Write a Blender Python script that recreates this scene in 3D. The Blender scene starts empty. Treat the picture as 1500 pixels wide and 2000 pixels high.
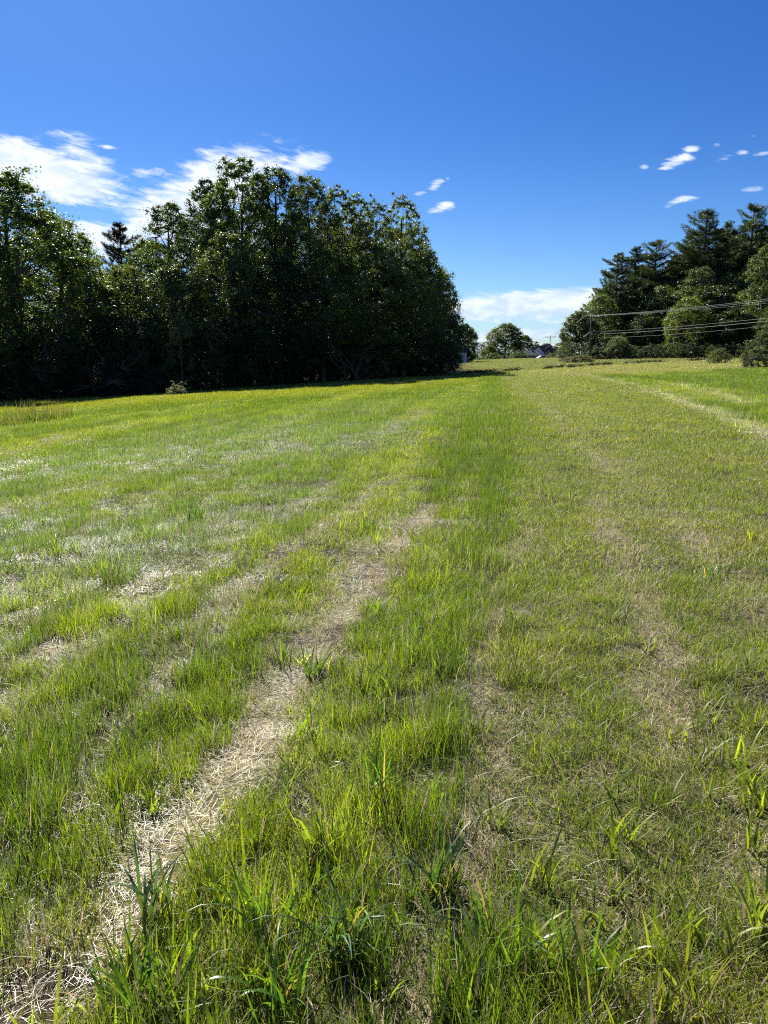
import bpy, math, random
import numpy as np
from mathutils import Vector

sc = bpy.context.scene
col = sc.collection
R = math.radians

# ------------------------------------------------------------------ camera
FPX, CX, CY = 1503.0, 750.0, 1000.0           # focal length and centre in photograph pixels
HORIZON = 705.0
EYE = 1.6
PITCH = math.atan((CY - HORIZON) / FPX)
cam_d = bpy.data.cameras.new("camera")
cam = bpy.data.objects.new("camera", cam_d)
col.objects.link(cam)
cam.location = (0, 0, EYE)
cam.rotation_euler = (math.pi / 2 - PITCH, 0, 0)
cam_d.sensor_fit = 'VERTICAL'
cam_d.sensor_height = 36
cam_d.lens = 36 * FPX / 2000
cam_d.clip_start = 0.05
cam_d.clip_end = 8000
sc.camera = cam

# ------------------------------------------------------------------ world, sun, exposure
SUN_EL, SUN_AZ = 40.0, -24.0                   # azimuth measured from +Y (view direction), negative = left
SKY_STRENGTH = 0.052
SUN_STRENGTH = 5.0
sc.view_settings.view_transform = 'Standard'
sc.view_settings.look = 'None'
sc.view_settings.gamma = 1
sc.view_settings.use_curve_mapping = False
sc.view_settings.exposure = 1.2
cy = sc.cycles
cy.max_bounces = 6
cy.diffuse_bounces = 3
cy.glossy_bounces = 2
cy.transmission_bounces = 3
cy.transparent_max_bounces = 4
cy.sample_clamp_indirect = 4.0
cy.sample_clamp_direct = 12.0
cy.use_denoising = False
cy.filter_width = 1.1

sun_d = bpy.data.lights.new("sun", 'SUN')
sun_d.energy = SUN_STRENGTH
sun_d.angle = R(0.53)
sun_d.color = (1.0, 0.955, 0.87)
sun = bpy.data.objects.new("sun", sun_d)
col.objects.link(sun)
sdir = Vector((math.sin(R(SUN_AZ)) * math.cos(R(SUN_EL)), math.cos(R(SUN_AZ)) * math.cos(R(SUN_EL)), math.sin(R(SUN_EL))))
sun.rotation_euler = (-sdir).to_track_quat('-Z', 'Y').to_euler()
sun.location = (0, 0, 60)

world = bpy.data.worlds.new("World")
sc.world = world
world.use_nodes = True
wt = world.node_tree
wt.nodes.clear()


class NT:
    """tiny node helper"""
    def __init__(s, tree):
        s.t = tree

    def n(s, typ, **kw):
        nd = s.t.nodes.new(typ)
        for k, v in kw.items():
            setattr(nd, k, v)
        return nd

    def link(s, a, b):
        s.t.links.new(a, b)

    def m(s, op, a, b=None, c=None, clamp=False):
        nd = s.n('ShaderNodeMath', operation=op)
        nd.use_clamp = clamp
        for i, v in enumerate((a, b, c)):
            if v is None:
                continue
            if isinstance(v, (int, float)):
                nd.inputs[i].default_value = v
            else:
                s.link(v, nd.inputs[i])
        return nd.outputs[0]

    def ss(s, v, lo, hi, tlo=0.0, thi=1.0):
        nd = s.n('ShaderNodeMapRange')
        nd.interpolation_type = 'SMOOTHSTEP'
        s.link(v, nd.inputs['Value'])
        for k, q in (('From Min', lo), ('From Max', hi), ('To Min', tlo), ('To Max', thi)):
            if isinstance(q, (int, float)):
                nd.inputs[k].default_value = q
            else:
                s.link(q, nd.inputs[k])
        return nd.outputs[0]

    def mix(s, f, a, b, blend='MIX'):
        nd = s.n('ShaderNodeMix')
        nd.data_type = 'RGBA'
        nd.blend_type = blend
        for i, v in ((0, f), (6, a), (7, b)):
            if isinstance(v, (int, float)):
                nd.inputs[i].default_value = v
            elif isinstance(v, (tuple, list)):
                nd.inputs[i].default_value = tuple(v) + ((1.0,) if len(v) == 3 else ())
            else:
                s.link(v, nd.inputs[i])
        return nd.outputs[2]

    def noise(s, vec, scale, detail=3, rough=0.5, dist=0.0, dim='3D'):
        nd = s.n('ShaderNodeTexNoise')
        nd.noise_dimensions = dim
        nd.inputs['Scale'].default_value = scale
        nd.inputs['Detail'].default_value = detail
        nd.inputs['Roughness'].default_value = rough
        nd.inputs['Distortion'].default_value = dist
        if vec is not None:
            s.link(vec, nd.inputs['Vector'])
        return nd.outputs[0]


def azel(u, v):
    x, y = (u - CX) / FPX, (CY - v) / FPX
    d = Vector((x, math.cos(PITCH) + y * math.sin(PITCH), -math.sin(PITCH) + y * math.cos(PITCH))).normalized()
    return math.atan2(d.x, d.y), math.asin(d.z)


def build_world():
    N = NT(wt)
    out = N.n('ShaderNodeOutputWorld')
    bg = N.n('ShaderNodeBackground')
    bg.inputs[1].default_value = SKY_STRENGTH
    N.link(bg.outputs[0], out.inputs[0])
    sky = N.n('ShaderNodeTexSky')
    sky.sky_type = 'NISHITA'
    sky.sun_disc = False
    sky.sun_elevation = R(SUN_EL)
    sky.sun_rotation = R(SUN_AZ)
    sky.altitude = 100
    sky.air_density = 1.0
    sky.dust_density = 0.35
    sky.ozone_density = 2.2
    hs = N.n('ShaderNodeHueSaturation')
    hs.inputs['Saturation'].default_value = 1.22
    hs.inputs['Value'].default_value = 1.0
    N.link(sky.outputs[0], hs.inputs['Color'])
    tc = N.n('ShaderNodeTexCoord')
    sep = N.n('ShaderNodeSeparateXYZ')
    N.link(tc.outputs['Generated'], sep.inputs[0])
    X, Y, Z = sep.outputs
    az = N.m('ARCTAN2', X, Y)
    el = N.m('ARCSINE', Z)
    deep = N.mix(1.0, hs.outputs[0], N.mix(N.ss(el, -.02, .30), (.60, .78, 1.08), (.27, .505, .87)), 'MULTIPLY')
    # wispy noise domain: stretched sideways, slightly slanted
    sx = N.m('MULTIPLY', az, 1.0)
    sy = N.m('ADD', N.m('MULTIPLY', el, 4.6), N.m('MULTIPLY', az, 0.7))
    cmb = N.n('ShaderNodeCombineXYZ')
    N.link(sx, cmb.inputs[0]); N.link(sy, cmb.inputs[1])
    streak = N.noise(cmb.outputs[0], 26, 6, 0.62, 0.35, '2D')
    cmb2 = N.n('ShaderNodeCombineXYZ')
    N.link(az, cmb2.inputs[0]); N.link(N.m('MULTIPLY', el, 2.2), cmb2.inputs[1])
    billow = N.noise(cmb2.outputs[0], 13, 6, 0.58, 0.5, '2D')
    nz = N.m('ADD', N.m('MULTIPLY', streak, 0.55), N.m('MULTIPLY', billow, 0.45))   # ~0.5 mean
    total = None
    #  photo-direction ellipses of cloud: u, v, half width, half height (px), tilt (deg, up to the right), weight
    E = [(50, 332, 165, 50, -6, 1.2), (165, 310, 70, 34, -20, 0.8), (-120, 350, 160, 60, -5, .9),
         (190, 468, 95, 34, 0, 1.0), (315, 425, 100, 56, 32, 1.15), (420, 362, 145, 54, 22, 1.2), (290, 335, 44, 13, 5, .75),
         (520, 322, 70, 20, 12, .8), (595, 320, 62, 20, 12, .95), (100, 474, 100, 34, 0, .85), (400, 470, 150, 60, 10, .9),
         (862, 406, 36, 10, 16, 0.7), (852, 360, 22, 9, 25, 0.62), (822, 377, 18, 6, 8, .45), (874, 350, 8, 5, 0, .5),
         (1325, 313, 42, 10, 14, 0.68), (1328, 392, 30, 9, 10, .85), (1472, 370, 26, 7, 5, 0.65), (1300, 328, 20, 6, 0, .7),
         (1487, 302, 24, 7, 8, 0.62), (1352, 291, 16, 7, 0, 0.75), (1415, 310, 18, 7, 8, 0.58), (1402, 282, 10, 5, 0, .6),
         (1258, 326, 13, 7, 0, 0.7), (1470, 268, 10, 4, 0, .6), (1450, 298, 12, 6, 0, .7), (210, 287, 16, 5, 0, .7), (190, 294, 9, 4, 0, .6),
         (1060, 594, 270, 30, 3, 1.4), (1200, 588, 190, 28, 5, 1.1), (940, 606, 120, 22, -2, .95), (1050, 618, 220, 11, 2, .75), (1100, 652, 220, 13, 1, 1.0), (950, 662, 120, 16, -3, .95), (1000, 684, 300, 16, 0, 1.05),
         (1000, 690, 320, 18, 0, 0.75), (1500, 600, 300, 45, 3, .8), (500, 650, 420, 40, 0, .7),
         (2100, 380, 170, 50, 8, .9), (2500, 560, 300, 60, 4, .9), (-900, 430, 300, 70, -5, .9), (-700, 600, 400, 40, 0, .8)]
    for (u, v, a, b, tilt, w) in E:
        a0, e0 = azel(u, v)
        k = FPX * math.cos(e0)
        ca, sa = math.cos(R(tilt)), math.sin(R(tilt))
        da = N.m('SUBTRACT', az, a0)
        de = N.m('SUBTRACT', el, e0)
        ce = math.cos(e0)
        p = N.m('ADD', N.m('MULTIPLY', da, ca * ce * 1503 / a), N.m('MULTIPLY', de, sa * 1503 / a))
        q = N.m('ADD', N.m('MULTIPLY', da, -sa * ce * 1503 / b), N.m('MULTIPLY', de, ca * 1503 / b))
        r2 = N.m('ADD', N.m('MULTIPLY', p, p), N.m('MULTIPLY', q, q))
        g = N.m('MULTIPLY', N.m('EXPONENT', N.m('MULTIPLY', r2, -1.1)), w)
        total = g if total is None else N.m('MAXIMUM', total, g)
    dens = N.m('SUBTRACT', N.m('ADD', total, N.m('MULTIPLY', N.m('SUBTRACT', nz, 0.5), 2.1)), 0.36)
    alpha = N.m('POWER', N.ss(dens, 0.0, 0.62), .8)
    gate = N.ss(total, 0.10, 0.32)
    alpha = N.m('MULTIPLY', alpha, gate)
    alpha = N.m('MULTIPLY', alpha, N.ss(el, -0.01, 0.02), clamp=True)
    shade = N.ss(N.noise(cmb2.outputs[0], 30, 4, .55, .3, '2D'), 0.3, 0.7)
    hi = N.ss(el, .02, .14)
    ccol = N.mix(shade, N.mix(hi, (4.7, 6.3, 8.5), (6.8, 7.8, 9.4)), N.mix(hi, (7.4, 8.3, 9.2), (9.6, 9.9, 10.4)))
    fin = N.mix(N.m('MULTIPLY', alpha, 0.96), deep, ccol)
    N.link(fin, bg.inputs[0])


build_world()

# ------------------------------------------------------------------ numeric helpers
def _hash(ix, iy, seed):
    h = (ix.astype(np.int64) * 374761393 + iy.astype(np.int64) * 668265263 + seed * 974634777) & 0xFFFFFFFF
    h = ((h ^ (h >> 13)) * 1274126177) & 0xFFFFFFFF
    h = h ^ (h >> 16)
    return (h & 0xFFFFFF) / float(0xFFFFFF)


def vnoise(x, y, seed=0):
    x = np.asarray(x, float); y = np.asarray(y, float)
    ix, iy = np.floor(x), np.floor(y)
    fx, fy = x - ix, y - iy
    fx = fx * fx * (3 - 2 * fx); fy = fy * fy * (3 - 2 * fy)
    a, b = _hash(ix, iy, seed), _hash(ix + 1, iy, seed)
    c, d = _hash(ix, iy + 1, seed), _hash(ix + 1, iy + 1, seed)
    return (a * (1 - fx) + b * fx) * (1 - fy) + (c * (1 - fx) + d * fx) * fy


def fbm(x, y, seed=0, octs=4):
    s, a, t = 0, 0.5, 0
    for o in range(octs):
        s = s + a * vnoise(x * 2 ** o + o * 17.3, y * 2 ** o - o * 9.1, seed + o)
        t += a
        a *= 0.55
    return s / t


def sst(v, lo, hi):
    t = np.clip((v - lo) / (hi - lo), 0, 1)
    return t * t * (3 - 2 * t)


def gheight(x, y):
    """height of the field: falls to the left, rises to the right, dips and then climbs to a low crest"""
    x = np.asarray(x, float); y = np.asarray(y, float)
    t = np.where(x > 0, 2.4 * np.tanh(.048 * x / 2.4), 4.2 * np.tanh(.048 * x / 4.2))
    f = np.interp(y, [-3000, -50, 0, 25, 55, 95, 120, 150, 175, 230, 400, 3000], [0, 0, 0, -.12, -.3, -.38, .0, .55, .6, -.2, -1.0, -1.0])
    near = np.exp(-((np.hypot(x, y)) / 40.0) ** 2)
    b = (fbm(x * 1.7, y * 1.7, 5, 3) - .5) * .07 * near + (fbm(x * .22, y * .22, 9, 3) - .5) * .22
    fade = np.exp(-((np.hypot(x, y)) / 2.0) ** 2)
    return t + f + b * (1 - .8 * fade)


def ray(u, v):
    x, y = (u - CX) / FPX, (CY - v) / FPX
    return np.array([x, math.cos(PITCH) + y * math.sin(PITCH), -math.sin(PITCH) + y * math.cos(PITCH)])


def hit(u, v):
    d = ray(u, v)
    t0, t = 0.5, 0.5
    while t < 400:
        if EYE + d[2] * t < float(gheight(d[0] * t, d[1] * t)):
            lo, hi = t0, t
            for _ in range(24):
                mdl = (lo + hi) / 2
                if EYE + d[2] * mdl < float(gheight(d[0] * mdl, d[1] * mdl)):
                    hi = mdl
                else:
                    lo = mdl
            return np.array([d[0] * hi, d[1] * hi])
        t0 = t
        t *= 1.03
    return np.array([d[0] * 120, d[1] * 120])


def at_depth(u, v, D):
    d = ray(u, v)
    t = D / d[1]
    return d[0] * t, EYE + d[2] * t


def mesh(name, V, F=None, attrs=None, mats=(), smooth=False, tri=None):
    """V (n,3), F (m,k) single polygon size, tri optional extra triangles"""
    V = np.asarray(V, np.float32)
    me = bpy.data.meshes.new(name)
    me.vertices.add(len(V))
    me.vertices.foreach_set('co', V.ravel())
    loops, starts, tot = [], [], 0
    for A in (F, tri):
        if A is None or len(A) == 0:
            continue
        A = np.asarray(A, np.int32)
        starts.append(tot + np.arange(len(A)) * A.shape[1])
        loops.append(A.ravel())
        tot += A.size
    if tot:
        L = np.concatenate(loops); S = np.concatenate(starts).astype(np.int32)
        me.loops.add(len(L)); me.loops.foreach_set('vertex_index', L)
        me.polygons.add(len(S)); me.polygons.foreach_set('loop_start', S)
        me.update(calc_edges=True)
        if smooth:
            me.polygons.foreach_set('use_smooth', np.ones(len(S), bool))
    for k, (typ, arr) in (attrs or {}).items():
        a = me.attributes.new(k, typ, 'POINT')
        key = {'FLOAT': 'value', 'INT': 'value', 'FLOAT_VECTOR': 'vector', 'FLOAT_COLOR': 'color'}[typ]
        a.data.foreach_set(key, np.asarray(arr, np.int32 if typ == 'INT' else np.float32).ravel())
    for m_ in mats:
        me.materials.append(m_)
    me.update()
    return me


def obj(name, me, parent=None, loc=None, rot=None, scale=None):
    o = bpy.data.objects.new(name, me)
    col.objects.link(o)
    if parent is not None:
        o.parent = parent
    if loc is not None:
        o.location = loc
    if rot is not None:
        o.rotation_euler = rot
    if scale is not None:
        o.scale = scale
    return o


def thing(name, label, cat, loc=(0, 0, 0), rotz=0, group=None, scale=None):
    o = bpy.data.objects.new(name, None)
    col.objects.link(o)
    o.empty_display_size = 0.3
    o.location = loc
    o.rotation_euler = (0, 0, rotz)
    if scale:
        o.scale = scale
    tag(o, label, cat, group)
    return o


def tag(o, label, cat, group=None):
    o['label'] = label
    o['category'] = cat
    if group:
        o['group'] = group
    return o


class MB:
    """collects boxes, tubes and polygons into one mesh"""
    def __init__(s):
        s.v, s.f = [], []

    def box(s, c, d, rz=0.0, rx=0.0):
        i = len(s.v)
        for dx in (-.5, .5):
            for dy in (-.5, .5):
                for dz in (-.5, .5):
                    p = Vector((dx * d[0], dy * d[1], dz * d[2]))
                    if rx:
                        p = Vector((p.x, p.y * math.cos(rx) - p.z * math.sin(rx), p.y * math.sin(rx) + p.z * math.cos(rx)))
                    if rz:
                        p = Vector((p.x * math.cos(rz) - p.y * math.sin(rz), p.x * math.sin(rz) + p.y * math.cos(rz), p.z))
                    s.v.append(tuple(p + Vector(c)))
        for q in ((0, 1, 3, 2), (4, 6, 7, 5), (0, 4, 5, 1), (2, 3, 7, 6), (0, 2, 6, 4), (1, 5, 7, 3)):
            s.f.append([i + k for k in q])
        return s

    def tube(s, pts, rad, n=7, cap=True):
        pts = [Vector(p) for p in pts]
        if isinstance(rad, (int, float)):
            rad = [rad] * len(pts)
        i0 = len(s.v)
        for k, p in enumerate(pts):
            d = (pts[min(k + 1, len(pts) - 1)] - pts[max(k - 1, 0)]).normalized()
            a = d.cross(Vector((0, 0, 1)))
            if a.length < .05:
                a = d.cross(Vector((1, 0, 0)))
            a.normalize()
            b = d.cross(a)
            for j in range(n):
                t = 2 * math.pi * j / n
                s.v.append(tuple(p + (a * math.cos(t) + b * math.sin(t)) * rad[k]))
        for k in range(len(pts) - 1):
            for j in range(n):
                a0 = i0 + k * n + j; a1 = i0 + k * n + (j + 1) % n
                s.f.append([a0, a1, a1 + n, a0 + n])
        if cap:
            s.f.append([i0 + j for j in range(n)][::-1])
            s.f.append([i0 + (len(pts) - 1) * n + j for j in range(n)])
        return s

    def poly(s, *faces):
        for fc in faces:
            i = len(s.v)
            s.v += [tuple(p) for p in fc]
            s.f.append(list(range(i, i + len(fc))))
        return s

    def prism(s, prof, y0, y1):
        """profile of (x,z) points extruded along y"""
        i = len(s.v); n = len(prof)
        s.v += [(x, y0, z) for x, z in prof] + [(x, y1, z) for x, z in prof]
        s.f.append([i + k for k in range(n)])
        s.f.append([i + n + k for k in range(n)][::-1])
        for k in range(n):
            a, b = i + k, i + (k + 1) % n
            s.f.append([a, a + n, b + n, b])
        return s

    def me(s, name, mat, smooth=False):
        m_ = bpy.data.meshes.new(name)
        m_.from_pydata(s.v, [], s.f)
        m_.materials.append(mat)
        if smooth:
            m_.polygons.foreach_set('use_smooth', [True] * len(m_.polygons))
        m_.update()
        return m_

    def build(s, name, mat, parent=None, smooth=False):
        return obj(name, s.me(name, mat, smooth), parent)


# ------------------------------------------------------------------ materials
def new_mat(name):
    m_ = bpy.data.materials.new(name)
    m_.use_nodes = True
    m_.node_tree.nodes.clear()
    N = NT(m_.node_tree)
    out = N.n('ShaderNodeOutputMaterial')
    return m_, N, out


def plain(name, c, rough=.7, spec=.3, metal=0.0, var=.25, nscale=4.0, bump=.0):
    m_, N, out = new_mat(name)
    p = N.n('ShaderNodeBsdfPrincipled')
    p.inputs['Roughness'].default_value = rough
    p.inputs['Specular IOR Level'].default_value = spec
    p.inputs['Metallic'].default_value = metal
    tc = N.n('ShaderNodeTexCoord')
    nz = N.noise(tc.outputs['Object'], nscale, 4, .6)
    c2 = tuple(q * (1 - var) for q in c)
    N.link(N.mix(N.ss(nz, .3, .7), c2, c), p.inputs['Base Color'])
    if bump:
        b = N.n('ShaderNodeBump'); b.inputs['Strength'].default_value = bump
        N.link(nz, b.inputs['Height']); N.link(b.outputs[0], p.inputs['Normal'])
    N.link(p.outputs[0], out.inputs[0])
    return m_


def leaf_mat(name, trans=.32, rough=.45, spec=.45, vary=1.0):
    """leaf colour = object colour x per-leaf random x broad noise"""
    m_, N, out = new_mat(name)
    oi = N.n('ShaderNodeObjectInfo')
    at = N.n('ShaderNodeAttribute'); at.attribute_name = 'lr'
    geo = N.n('ShaderNodeNewGeometry')
    nz = N.noise(geo.outputs['Position'], .38, 3, .6)
    f = N.m('ADD', N.m('MULTIPLY', at.outputs['Fac'], .75), N.ss(nz, .32, .68, -.15, .75))
    dark = N.mix(1.0, oi.outputs['Color'], (.62, .66, .62), 'MULTIPLY')
    lite = N.mix(1.0, oi.outputs['Color'], (1.4, 1.4, 1.2), 'MULTIPLY')
    c = N.mix(N.m('MULTIPLY', f, vary, clamp=True), dark, lite)
    p = N.n('ShaderNodeBsdfPrincipled')
    N.link(c, p.inputs['Base Color'])
    p.inputs['Roughness'].default_value = rough
    p.inputs['Specular IOR Level'].default_value = spec
    t = N.n('ShaderNodeBsdfTranslucent')
    N.link(N.mix(1.0, c, (1.42, 1.52, .6), 'MULTIPLY'), t.inputs[0])
    mx = N.n('ShaderNodeMixShader'); mx.inputs[0].default_value = trans
    N.link(p.outputs[0], mx.inputs[1]); N.link(t.outputs[0], mx.inputs[2])
    N.link(mx.outputs[0], out.inputs[0])
    return m_


def blade_mat(name, trans=.45, rough=.5, spec=.45):
    """grass blade: colour carried by each instance ('gcol'), dry blades picked by per-blade random below 'dryf'"""
    m_, N, out = new_mat(name)
    a1 = N.n('ShaderNodeAttribute'); a1.attribute_type = 'INSTANCER'; a1.attribute_name = 'gcol'
    a2 = N.n('ShaderNodeAttribute'); a2.attribute_type = 'INSTANCER'; a2.attribute_name = 'dryf'
    br = N.n('ShaderNodeAttribute'); br.attribute_name = 'br'
    bt = N.n('ShaderNodeAttribute'); bt.attribute_name = 'bt'          # 0 root .. 1 tip
    br2 = N.m('FRACT', N.m('MULTIPLY', br.outputs['Fac'], 7.31))
    g = N.mix(br2, N.mix(1.0, a1.outputs['Color'], (.42, .55, .62), 'MULTIPLY'), N.mix(1.0, a1.outputs['Color'], (1.75, 1.5, 1.15), 'MULTIPLY'))
    g = N.mix(N.ss(bt.outputs['Fac'], 0.0, .45, .55, 0.0), g, (.17, .16, .07))       # pale yellowish sheath at the root
    straw = N.mix(N.m('FRACT', N.m('MULTIPLY', br.outputs['Fac'], 3.77)), (.30, .235, .15), (.70, .62, .46))
    isdry = N.m('LESS_THAN', br.outputs['Fac'], a2.outputs['Fac'])
    c = N.mix(isdry, g, straw)
    p = N.n('ShaderNodeBsdfPrincipled')
    N.link(c, p.inputs['Base Color'])
    p.inputs['Roughness'].default_value = rough
    p.inputs['Specular IOR Level'].default_value = spec
    t = N.n('ShaderNodeBsdfTranslucent')
    N.link(N.mix(1.0, c, N.mix(isdry, (1.7, 1.85, .55), (.95, .88, .78)), 'MULTIPLY'), t.inputs[0])
    mx = N.n('ShaderNodeMixShader'); mx.inputs[0].default_value = trans
    N.link(p.outputs[0], mx.inputs[1]); N.link(t.outputs[0], mx.inputs[2])
    N.link(mx.outputs[0], out.inputs[0])
    return m_


def tuft_mat(name, c, trans=.42, rough=.36):
    """blade material for tufts that are things of their own"""
    m_, N, out = new_mat(name)
    br = N.n('ShaderNodeAttribute'); br.attribute_name = 'br'
    bt = N.n('ShaderNodeAttribute'); bt.attribute_name = 'bt'
    g = N.mix(br.outputs['Fac'], tuple(q * .6 for q in c), tuple(q * 1.35 for q in c))
    g = N.mix(N.ss(bt.outputs['Fac'], 0.0, .4, .6, 0.0), g, (.2, .19, .09))
    isdry = N.m('LESS_THAN', br.outputs['Fac'], .07)
    g = N.mix(isdry, g, (.36, .27, .13))
    p = N.n('ShaderNodeBsdfPrincipled')
    N.link(g, p.inputs['Base Color'])
    p.inputs['Roughness'].default_value = rough
    t = N.n('ShaderNodeBsdfTranslucent')
    N.link(N.mix(1.0, g, (1.75, 1.75, .6), 'MULTIPLY'), t.inputs[0])
    mx = N.n('ShaderNodeMixShader'); mx.inputs[0].default_value = trans
    N.link(p.outputs[0], mx.inputs[1]); N.link(t.outputs[0], mx.inputs[2])
    N.link(mx.outputs[0], out.inputs[0])
    return m_


def ground_mat():
    m_, N, out = new_mat("field_soil_and_thatch")
    a = N.n('ShaderNodeAttribute'); a.attribute_name = 'gcol'
    geo = N.n('ShaderNodeNewGeometry')
    n1 = N.noise(geo.outputs['Position'], 14, 5, .7)
    n2 = N.noise(geo.outputs['Position'], 120, 3, .7)
    c = N.mix(N.ss(n1, .3, .7), N.mix(1.0, a.outputs['Color'], (.55, .55, .55), 'MULTIPLY'), N.mix(1.0, a.outputs['Color'], (1.3, 1.3, 1.3), 'MULTIPLY'))
    c = N.mix(N.ss(N.noise(geo.outputs['Position'], 45, 4, .7), .42, .58), N.mix(1.0, c, (.42, .40, .38), 'MULTIPLY'), c)
    c = N.mix(N.ss(n2, .35, .75), c, N.mix(1.0, c, (1.5, 1.4, 1.3), 'MULTIPLY'))
    p = N.n('ShaderNodeBsdfPrincipled')
    N.link(c, p.inputs['Base Color'])
    p.inputs['Roughness'].default_value = .95
    p.inputs['Specular IOR Level'].default_value = .1
    b = N.n('ShaderNodeBump'); b.inputs['Strength'].default_value = .9; b.inputs['Distance'].default_value = .02
    N.link(N.m('ADD', n1, N.m('MULTIPLY', n2, .4)), b.inputs['Height'])
    N.link(b.outputs[0], p.inputs['Normal'])
    N.link(p.outputs[0], out.inputs[0])
    return m_


M_GROUND = ground_mat()
M_BLADE = blade_mat("grass_blade")
M_LAID = blade_mat("laid_over_blade", trans=.35, rough=.6, spec=.3)
M_STRAW = blade_mat("dry_straw", trans=.2, rough=.45, spec=.5)
M_LEAF = leaf_mat("broad_leaf", trans=.42)
M_NEEDLE = leaf_mat("conifer_needles", trans=.22, rough=.5, spec=.35)
M_BARK = plain("grey_brown_bark", (.10, .085, .07), .9, .15, nscale=3, bump=.5)
M_BIRCH = plain("pale_bark", (.30, .29, .27), .8, .2, nscale=3, bump=.3)
M_POLE = plain("weathered_pole_wood", (.17, .14, .11), .85, .2, nscale=2, bump=.3)
M_WIRE = plain("wire_painted_glint", (.60, .59, .57), .9, .05, var=.1)  # pale matte colour stands in for sun glint on the wires
M_CER = plain("ceramic_insulator", (.35, .33, .32), .3, .5, var=.1)
M_WALLW = plain("white_clapboard", (.78, .78, .76), .6, .3, var=.06)
M_ROOFD = plain("dark_shingle_roof", (.035, .035, .04), .9, .2, var=.3, nscale=2)
M_ROOFG = plain("grey_shingle_roof", (.09, .09, .095), .9, .1, var=.12, nscale=2)
M_GLASS = plain("window_glass", (.03, .04, .05), .1, .6, var=.2)
M_TRIM = plain("grey_trim", (.45, .45, .45), .6, .3, var=.1)
M_PAINT = plain("white_vehicle_paint", (.75, .76, .78), .25, .5, var=.04)
M_PAINTS = plain("silver_vehicle_paint", (.4, .42, .45), .25, .5, metal=.3, var=.04)
M_RUB = plain("black_rubber", (.02, .02, .02), .8, .2)
M_LAMP = plain("lamp_lens", (.6, .25, .2), .3, .5)

# ------------------------------------------------------------------ what grows where on the field
def pl(*uv):
    return np.array([hit(u, v) for u, v in uv])


def dline(x, y, P):
    """distance to a polyline"""
    d = np.full(np.shape(x), 1e9)
    for a, b in zip(P[:-1], P[1:]):
        ab = b - a
        t = np.clip(((x - a[0]) * ab[0] + (y - a[1]) * ab[1]) / (ab @ ab), 0, 1)
        d = np.minimum(d, np.hypot(x - a[0] - t * ab[0], y - a[1] - t * ab[1]))
    return d


EDGE = pl((905, 1990), (920, 1750), (935, 1500), (955, 1300), (985, 1120), (1005, 960), (1003, 850), (985, 760), (975, 740))
WHITE = pl((1700, 930), (1500, 843), (1440, 820), (1360, 792), (1280, 764), (1200, 742), (1140, 730), (1090, 727))
WHITE2 = pl((1470, 792), (1420, 772), (1360, 757), (1330, 751))
# tan straw rows left by the mower: polyline, half width, strength
STRAW = [(pl((20, 1990), (120, 1870), (240, 1790), (420, 1560), (520, 1430), (620, 1280), (700, 1175), (780, 1070), (845, 985)), .09, 1.75),
         (pl((780, 1990), (860, 1900), (940, 1640), (945, 1480), (950, 1310), (990, 1120), (1035, 1030)), .07, .7),
         (pl((1330, 1480), (1290, 1290), (1260, 1180), (1225, 1080), (1170, 980)), .085, .8),
         (pl((1560, 1260), (1480, 1190), (1390, 1090), (1320, 1000)), .10, .7),
         (pl((150, 1215), (300, 1135), (480, 1010), (570, 985)), .07, 1.15),
         (pl((320, 1240), (400, 1205), (520, 1110), (600, 1045), (700, 985)), .06, 1.15),
         (pl((0, 1320), (110, 1270), (180, 1215)), .1, 1.0),
         (pl((0, 1440), (160, 1390), (330, 1300), (470, 1180)), .05, .8),
         (pl((-40, 1110), (150, 1050), (330, 960), (500, 880), (620, 830)), .05, .5),
         (pl((470, 1400), (640, 1160), (760, 1010), (850, 900)), .04, .6),
         (pl((1300, 1990), (1230, 1860), (1190, 1800)), .1, .7),
         (pl((1560, 1800), (1500, 1720), (1380, 1440)), .08, .5),
         (WHITE, .12, .62), (WHITE2, .10, .5),
         (pl((1000, 737), (1060, 790), (1130, 850), (1210, 930)), .12, .5)]
SILV = [(pl((-60, 1215), (0, 1180), (120, 1120), (260, 1050), (400, 990), (490, 950)), .13, 1.1),
        (pl((470, 905), (560, 875), (640, 845)), .14, 1.0),
        (pl((-60, 975), (60, 950), (180, 925), (340, 870)), .16, .6),
        (pl((0, 855), (150, 835), (300, 815), (480, 790)), .3, .4),
        (pl((620, 905), (700, 860), (780, 815)), .2, .5)]


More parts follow.
